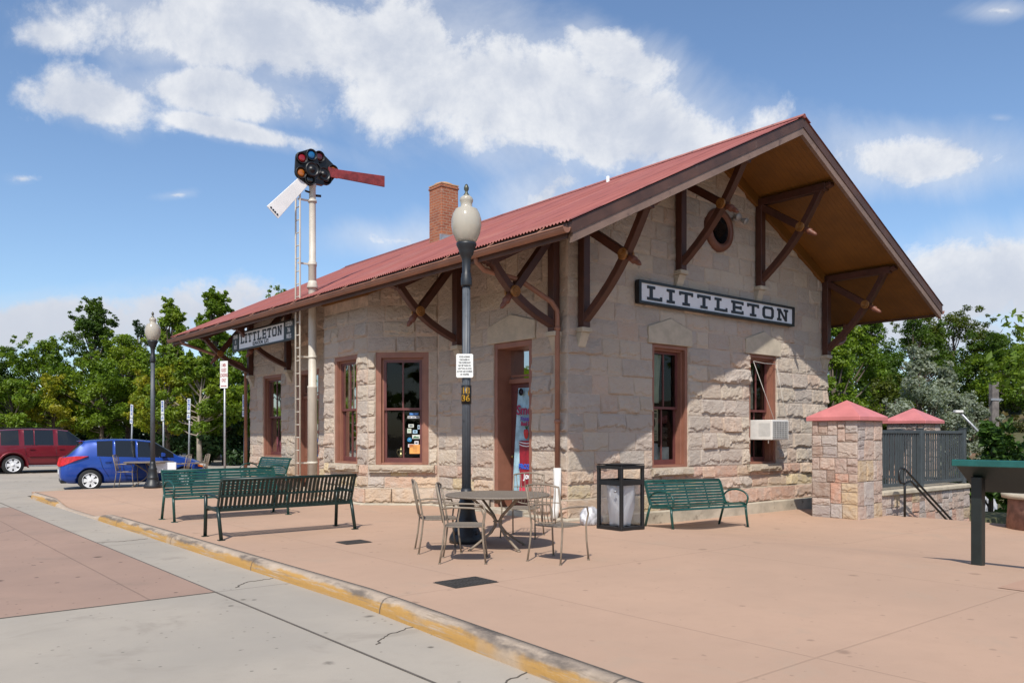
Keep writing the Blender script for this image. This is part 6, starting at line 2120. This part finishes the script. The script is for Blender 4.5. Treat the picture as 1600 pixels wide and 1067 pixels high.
# ================================================================== parking signs
def sign_post(name, loc, h, w, sh, label, group, lean=(0, 0), rz=0.0, kind='permit'):
    r = empty(name, loc, rz, label, 'sign', group)
    r.rotation_euler = (lean[0], lean[1], rz)
    m = MB(); m.tube([(0, .02, -.15), (0, .02, h)], .030, 10); m.build('post', M_GALV, r)
    if kind == 'permit':
        m = MB(); m.box(-w / 2, w / 2, -.018, -.012, h - sh, h + .03); m.box(-w / 2, w / 2, -.018, -.012, h - sh - .24, h - sh - .03); m.build('plate', M_SIGNW, r)
        m = MB(); m.box(-.085, .085, -.021, -.0185, h - .36, h - .14); m.build('blue_symbol', M_BLUE, r)
        # seated figure on its wheel
        m = MB()
        c = (-.0, h - .28)
        m.tube([(.05 * math.cos(a), -.0225, c[1] + .05 * math.sin(a)) for a in [R(q) for q in range(120, 400, 25)]], .008, 5)
        m.tube([(-.02, -.0225, h - .185), (-.015, -.0225, h - .24), (.03, -.0225, h - .24), (.055, -.0225, h - .30)], .009, 5); m.lathe([(0, 0), (.017, 0)], 10, Matrix.Translation((-.02, -.0225, h - .165)) @ Matrix.Rotation(R(90), 4, 'X'))
        m.build('symbol', M_SIGNW, r)
        for body, z, sz, mt in (('RESERVED\nPARKING', h - .06, .062, M_BLUE), ('VAN\nACCESSIBLE', h - sh - .13, .06, M_BLUE)):
            me = text_mesh(body, sz, bold=.001, depth=.001); me.transform(frame_M((0, -.02, z), (1, 0, 0), (0, 0, 1)) @ Matrix.Diagonal((.7, 1, 1, 1))); link('lettering', me, mt, r)
    else:
        m = MB(); m.box(-w / 2, w / 2, -.018, -.012, h - sh, h + .02); m.build('plate', M_SIGNW, r)
        me = text_mesh('5 MIN\nGUEST\nLOADING\nONLY', .135, bold=.002, depth=.001, line=1.0); me.transform(frame_M((0, -.02, h - .30), (1, 0, 0), (0, 0, 1)) @ Matrix.Diagonal((.42, 1, 1, 1))); link('lettering', me, M_REDINK, r)
        m = MB(); m.box(-.07, .07, -.0205, -.0185, h - .665, h - .645); m.prism([(-.095, -.0205, h - .655), (-.06, -.0205, h - .63), (-.06, -.0205, h - .68)], (0, .002, 0)); m.prism([(.095, -.0205, h - .655), (.06, -.0205, h - .63), (.06, -.0205, h - .68)], (0, .002, 0)); m.build('arrow', M_REDINK, r)
    return r


GSG = 'accessible parking sign posts'
Ysg = 31.0
for u, vt, Y, lean, lb in ((203, 632, 31, .10, 'leaning accessible parking sign left of the far lamp post, tilted most'), (254.5, 626, 29.5, .0, 'upright accessible parking sign just right of the far lamp post'),
                           (293.5, 623, 28.5, .05, 'slightly leaning accessible parking sign behind the hatchback bonnet'), (380, 617, 27.0, .045, 'accessible parking sign nearest to the corner of the depot')):
    z0 = -.138 + .017 * 6
    x = (u - 800) / 1276 * Y; zt = 1.5 + (680 - vt) / 1276 * Y
    q = Vector((x, Y, 0)) - C0
    z0 = lot_z(q.dot(DR), max(16, q.dot(DL)))
    sign_post('parking_sign', (x, Y, z0), zt - z0 - .02, .29, .46, lb, GSG, (0, lean), -R(48), 'permit')
sign_post('parking_sign', (-7.75, 22.0, 0), 3.48, .25, .71, 'tall narrow white loading zone sign with red words on a grey post', None, (0, 0), -R(20), 'loading')

# ================================================================== trees
def leaf_cloud(centres, radii, n, size, cols, rg, flat=0.75, droop=0.0):
    """leaf quads spread through clumps; returns verts, quads, colours"""
    k = len(centres)
    vol = np.array(radii) ** 2; pr = vol / vol.sum()
    idx = rg.choice(k, n, p=pr)
    d = rg.normal(size=(n, 3)); d /= np.linalg.norm(d, axis=1)[:, None]
    rad = rg.random(n) ** 0.42
    C = np.array(centres)[idx] + d * (np.array(radii)[idx] * rad)[:, None] * np.array([1, 1, flat])
    nrm = d * 0.6 + rg.normal(size=(n, 3)) * 0.55 + np.array([0, 0, 0.55]); nrm /= np.linalg.norm(nrm, axis=1)[:, None]
    a = rg.normal(size=(n, 3)); a[:, 2] -= droop
    u = a - nrm * (a * nrm).sum(1)[:, None]; u /= np.linalg.norm(u, axis=1)[:, None]
    v = np.cross(nrm, u)
    s = size * (0.6 + 0.8 * rg.random(n))[:, None]
    V = np.stack([C - u * s * .5, C + v * s * .26 - nrm * s * .04, C + u * s * .55, C - v * s * .26 - nrm * s * .04], 1).reshape(-1, 3)
    Q = np.arange(4 * n).reshape(n, 4)
    cb = np.array(cols)
    cl = cb[rg.integers(0, len(cb), k)][idx] * 0.55 + cb[rg.integers(0, len(cb), n)] * 0.45
    cl = cl * (0.75 + 0.5 * rg.random(n))[:, None]
    return V, Q, np.repeat(cl, 4, axis=0)


def tree(name, label, x, y, z, h, r, cols, n, leaf=0.2, base=0.28, seed=1, group=None, bark=None, clumps=30, top=0.9, shape='round', leafmat=None, cat='tree', lean=(0, 0)):
    rg = np.random.default_rng(seed); rr = random.Random(seed)
    root = empty(name, (x, y, z), 0, label, cat, group)
    cs_, rs_ = [], []
    hb = h * base
    for i in range(clumps):
        f = rr.random() ** 0.85
        zz = hb + (h * .95 - hb) * f
        if shape == 'round': w = math.sin(math.pi * min(1, max(.06, .16 + .80 * f))) ** .8
        elif shape == 'cone': w = (1 - f) ** .8 + .10
        else: w = math.sin(math.pi * min(1, .30 + .66 * f)) ** 1.0
        an = rr.uniform(0, 6.283); q = math.sqrt(rr.uniform(.10, 1.0)) * r * w * rr.uniform(.72, 1.12)
        cs_.append((q * math.cos(an) + lean[0] * f, q * math.sin(an) + lean[1] * f, zz))
        rs_.append(r * rr.uniform(.13, .34) * (.75 if f > .8 else 1) * (1.0 if clumps < 50 else .86))
    cs_.append((lean[0], lean[1], h - r * .22)); rs_.append(r * .24)
    cs_.append((lean[0] * .9 + .1 * r, lean[1] * .9, h - r * .45)); rs_.append(r * .28)
    if clumps >= 24:
        # loose sprays that break the outline
        for i in range(clumps // 2):
            c = Vector(cs_[rr.randrange(clumps)]); o = Vector((c.x, c.y, (c.z - hb) * .35)); o = o.normalized() if o.length > .01 else Vector((0, 0, 1))
            for k in (1, 2, 3):
                q = c + o * r * (.14 + .10 * k) + Vector((rr.uniform(-.1, .1), rr.uniform(-.1, .1), rr.uniform(0, .12))) * r
                if q.z < h * 1.02: cs_.append(tuple(q)); rs_.append(r * (.12 - .022 * k))
    V, Q, Cc = leaf_cloud(cs_, rs_, n, leaf, cols, rg)
    me = np_mesh('crown', V, Q, Cc)
    link('crown', me, leafmat or M_LEAF, root)
    m = MB()
    tp = []
    for i in range(8):
        f = i / 7
        tp.append((lean[0] * f * .8 + .05 * r * math.sin(f * 5 + seed) * f, lean[1] * f * .8 + .05 * r * math.cos(f * 4 + seed) * f, -.3 + (h * top + .3) * f))
    r0 = .016 * h + .03
    m.tube(tp, [r0 * (1.25 - f * 1.15) + .01 for f in [i / 7 for i in range(8)]], 8)
    for c in cs_[:max(8, clumps * 2 // 3)]:
        zb_ = max(h * .12, min(c[2] * .72, c[2] - .25 * math.hypot(c[0], c[1])))
        f = (zb_ + .3) / (h * top + .3); i = min(6, int(f * 7)); p = Vector(tp[i]).lerp(Vector(tp[i + 1]), f * 7 - i)
        cc = Vector(c); mid = p.lerp(cc, .5) + Vector((0, 0, -.06 * r))
        m.tube([p, mid, cc], [r0 * .38 * (1 - f * .5), r0 * .25, .012], 5, cap=False)
    m.build('trunk', bark or M_BARK, root)
    return root


GRN = [(.12, .20, .016), (.155, .24, .018), (.09, .16, .014), (.19, .265, .02)]
LGT = [(.18, .26, .02), (.15, .235, .02), (.22, .285, .022), (.12, .20, .02)]
YEL = [(.30, .30, .02), (.22, .27, .02), (.38, .33, .025), (.16, .22, .02)]
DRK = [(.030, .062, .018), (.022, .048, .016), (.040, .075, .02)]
DK2 = [(.06, .115, .014), (.08, .14, .014), (.05, .095, .014), (.10, .16, .016)]
OLV = [(.085, .115, .014), (.065, .095, .014), (.115, .14, .016)]
SLV = [(.30, .34, .27), (.24, .28, .22), (.36, .39, .32), (.18, .22, .16)]
GL_ = 'trees along the far side of the parking bays'


def at(u, Y): return (u - 800) / 1276.0 * Y


left = [  # u, distance, height, radius, palette, leaves, label
    (-20, 52, 6.6, 2.9, DK2, 9000, 'dark green tree at the very left edge of the photo', 'round'),
    (70, 50, 7.2, 2.5, GRN, 9000, 'green tree above the red estate, right of the leftmost tree', 'round'),
    (85, 45, 4.6, 1.9, YEL, 6000, 'low yellow green tree right behind the red estate', 'round'),
    (146, 53, 10.0, 2.3, DK2, 10000, 'tallest dark tree left of the far lamp post', 'oval'),
    (160, 46, 5.6, 2.3, GRN, 9000, 'mid green tree behind the rear of the blue hatchback', 'round'),
    (200, 49, 7.4, 2.4, LGT, 10000, 'bright green tree just left of the far lamp post', 'round'),
    (218, 56, 9.0, 1.7, DRK, 5000, 'narrow dark tree top showing beside the lamp globe', 'oval'),
    (268, 47, 8.9, 2.0, LGT, 10000, 'pointed light green tree right of the far lamp post', 'cone'),
    (262, 42, 4.9, 1.9, YEL, 7000, 'yellowing low tree behind the hatchback, right of the far lamp', 'round'),
    (338, 44, 9.0, 1.9, GRN, 10000, 'tall green tree under the far end of the depot eave', 'oval'),
    (312, 38, 5.0, 1.9, LGT, 8000, 'broad light green tree with pale trunk behind the hatchback bonnet', 'round'),
    (385, 42, 6.3, 2.4, GRN, 9000, 'green tree seen beneath the hanging station sign', 'round'),
    (440, 58, 11.6, 2.3, GRN, 6000, 'tree whose top just clears the depot roof left of the signal', 'oval'),
    (20, 43, 4.3, 1.8, GRN, 6000, 'small green tree behind the roof of the red estate', 'round'),
]
for i, (u, Y, h, r, pal, n, lb, shp) in enumerate(left):
    tree('broadleaf_tree', lb, at(u, Y), Y, .25, h, r, pal, int(n * 2.2), leaf=.155, base=.22 if h > 5.5 else .28, seed=100 + i, group=GL_, clumps=64, shape=shp, bark=M_PALEBARK if i in (10,) else M_BARK)

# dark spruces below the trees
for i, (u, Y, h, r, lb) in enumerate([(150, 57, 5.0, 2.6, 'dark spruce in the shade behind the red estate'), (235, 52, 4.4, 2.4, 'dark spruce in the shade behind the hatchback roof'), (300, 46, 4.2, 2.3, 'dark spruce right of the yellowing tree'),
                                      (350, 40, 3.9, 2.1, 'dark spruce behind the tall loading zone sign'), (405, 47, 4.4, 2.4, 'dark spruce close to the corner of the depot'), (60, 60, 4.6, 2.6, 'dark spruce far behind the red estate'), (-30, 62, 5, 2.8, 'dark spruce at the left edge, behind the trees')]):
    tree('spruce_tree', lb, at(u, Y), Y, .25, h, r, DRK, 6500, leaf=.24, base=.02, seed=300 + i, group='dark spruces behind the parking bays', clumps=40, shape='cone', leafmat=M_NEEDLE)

# hedge and mulch bed at the back of the lot
def scatter_stuff(name, label, x0, x1, y0, y1, zf, hh, n, size, cols, seed, mt, kind='stuff'):
    rg = np.random.default_rng(seed)
    k = 260
    cx_ = rg.uniform(x0, x1, k); cy_ = rg.uniform(y0, y1, k)
    cz = np.array([zf(a, b) for a, b in zip(cx_, cy_)]) + rg.uniform(.1, .9, k) * hh
    V, Q, Cc = leaf_cloud(np.stack([cx_, cy_, cz], 1), rg.uniform(.45, 1.0, k) * hh * .6, n, size, cols, rg)
    o = link(name, np_mesh(name, V, Q, Cc), mt)
    return tag(o, label, 'shrubs', None, kind)


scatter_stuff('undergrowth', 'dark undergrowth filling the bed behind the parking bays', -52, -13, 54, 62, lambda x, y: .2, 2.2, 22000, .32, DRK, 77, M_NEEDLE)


def ground_at(x, y):
    q = Vector((x, y, 0)) - C0
    return terrain_z(q.dot(DR), q.dot(DL))


right = [  # u, Y, height, radius, palette, n, label, shape
    (1318, 44, 8.2, 2.6, GRN, 10000, 'fresh green tree just right of the depot wall', 'round'),
    (1300, 38, 6.0, 2.0, GRN, 7000, 'low green tree touching the depot corner above the near pillar', 'round'),
    (1362, 58, 10.2, 3.0, DK2, 9000, 'dark tree with upright twigs under the eave tip', 'cone'),
    (1428, 60, 10.6, 3.2, DK2, 10000, 'dark round tree behind the silver tree', 'round'),
    (1492, 62, 11.2, 3.9, OLV, 14000, 'broad olive dark tree, widest of the bank behind the fence', 'round'),
    (1555, 58, 8.9, 3.2, DK2, 10000, 'dark tree at the right behind the wooden post', 'round'),
    (1600, 55, 7.6, 2.9, GRN, 9000, 'green tree at the right edge of the bank', 'round'),
    (1375, 48, 6.4, 2.5, DK2, 9000, 'dark bushy tree between the two pillar caps', 'round'),
    (1385, 40, 4.4, 1.9, OLV, 6000, 'olive shrub like tree behind the far pillar', 'round'),
]
for i, (u, Y, h, r, pal, n, lb, shp) in enumerate(right):
    x = at(u, Y); zg = ground_at(x, Y)
    top = h  # heights are given above eye-level ground; keep the crown top where it belongs
    tree('bank_tree', lb, x, Y, zg - .1, max(2.5, top - zg), r, pal, int(n * 2.0), leaf=.17, base=.10, seed=500 + i, group='trees on the bank behind the stair', clumps=60, shape=shp)
for u, Y, hh_, r, sd, lb in ((1438, 36, 5.4, 1.75, 3, 'silvery leaved tree with pale grey foliage above the far pillar, left and tallest'), (1478, 37, 4.8, 1.25, 5, 'silvery leaved tree of middle size right of the tallest silver one'), (1512, 38, 3.6, 1.3, 7, 'smallest silvery leaved tree beside the wooden post')):
    x = at(u, Y); zg = ground_at(x, Y)
    tree('silver_tree', lb, x, Y, zg - .1, hh_ - zg, r, SLV, 11000, leaf=.15, base=.30, seed=700 + sd, group='silver leaved trees', clumps=44, shape='oval')
# the near tree whose branch reaches in from the right
x, y = 13.9, 18.6
tree('overhanging_tree', 'leafy tree at the right edge whose branch reaches over the plaque', x, y, -3.2, 8.5, 3.2, [(.15, .23, .03), (.19, .26, .03), (.11, .18, .025)], 2300, leaf=.22, base=.66, seed=911, group=None, clumps=22, shape='round')
x, y = at(1548, 23.5), 23.5
tree('young_tree', 'dense glossy young tree rising from the cutting behind the plaque', x, y, -3.2, 5.1, 1.35, [(.07, .14, .025), (.05, .105, .02), (.09, .17, .03)], 3000, leaf=.24, base=.30, seed=915, clumps=24, shape='oval')
scatter_stuff('bank_scrub', 'dry grass and scrub on the reddish bank', 18, 46, 38, 58, lambda x, y: ground_at(x, y), .9, 14000, .26, [(.11, .10, .03), (.08, .09, .025), (.16, .12, .05), (.05, .07, .02)], 88, M_LEAF)

# unseen trees, added so that the panes mirror dark crowns instead of bright sky
for i, (x, y, h, r, lb) in enumerate([(-30, -6, 9, 4.0, 'unseen round tree added for the reflections, left'), (-26, -17, 10, 4.2, 'unseen round tree added for the reflections, next to the left one'), (-14, -26, 10, 4.5, 'unseen round tree added for the reflections, behind the viewer to the left'), (0, -30, 11, 4.8, 'unseen round tree added for the reflections, straight behind the viewer'), (14, -27, 10, 4.4, 'unseen round tree added for the reflections, behind the viewer to the right'), (27, -16, 10, 4.4, 'unseen round tree added for the reflections, far right across the plaza'), (-36, 8, 9, 4.0, 'unseen round tree added for the reflections, far left'), (34, -4, 10, 4, 'unseen round tree added for the reflections, far right behind the cutting'), (-46, 36, 10, 4.2, 'unseen round tree added for the reflections, left of the parking bays'), (-44, 26, 10, 4.2, 'unseen round tree added for the reflections, left of the bays, nearer the road'), (-42, 17, 10, 4.2, 'unseen round tree added for the reflections, left of the crossing'), (-50, 46, 11, 4.4, 'unseen round tree added for the reflections, far left end of the parking bays'), (40, 8, 10, 4, 'unseen round tree added for the reflections, beyond the tracks on the right')]):
    tree('unseen_tree', lb, x, y, -.2, h, r, GRN, 2200, leaf=.75, base=.16, seed=800 + i, group='unseen trees added for the reflections', clumps=26)

# small things beyond the plaza
WP = empty('wooden_post', (at(1553, 40), 40, ground_at(at(1553, 40), 40)), .2, 'weathered grey wooden post standing on the bank', 'post')
zt = 1.5 + (680 - 597) / 1276 * 40 - WP.location.z
m = MB(); m.box(-.19, .19, -.13, .13, -.3, zt); m.build('timber', mat('weathered_timber', (.16, .14, .13), .95, var=.35, scale=3, bump=.6), WP, bevel=.02)
m = MB(); m.box(-.3, .3, -.16, -.13, zt - .9, zt - .8); m.build('cleat', M_GALV, WP)
LA = empty('platform_light', (at(1540, 30), 30, -3.2), 0, 'slanting grey arm of a platform light above the fence', 'light')
m = MB(); m.tube([(.4, 0, 0), (.4, 0, 4.2), (.0, 0, 4.55), (-.95, 0, 5.55)], .045, 8); m.build('arm', M_GALV, LA)
m = MB(); m.box(-1.15, -.85, -.1, .1, 5.52, 5.62); m.build('lamp_head', M_PLASTICW, LA, bevel=.02)
WC = empty('information_pillar', (at(1548, 26), 26, -3.2), TH, 'white information pillar with blue foot down by the tracks', 'sign')
m = MB(); m.box(-.14, .14, -.14, .14, .9, 3.0); m.build('white_body', M_WHITE, WC, bevel=.01)
m = MB(); m.box(-.17, .17, -.17, .17, -.1, .9); m.build('blue_foot', M_BLUE, WC, bevel=.01)
TC = empty('traffic_cone', (at(1573, 25), 25, -1.6), 0, 'orange marker with blue base just beyond the plaza edge', 'marker')
m = MB(); m.lathe([(.22, 0), (.20, .25), (.05, .62), (0, .64)], 18); m.build('marker_body', mat('safety_orange', (.75, .20, .02), .5), TC)
m = MB(); m.box(-.3, .3, -.3, .3, -1.6, .02); m.build('marker_base', M_BLUE, TC)
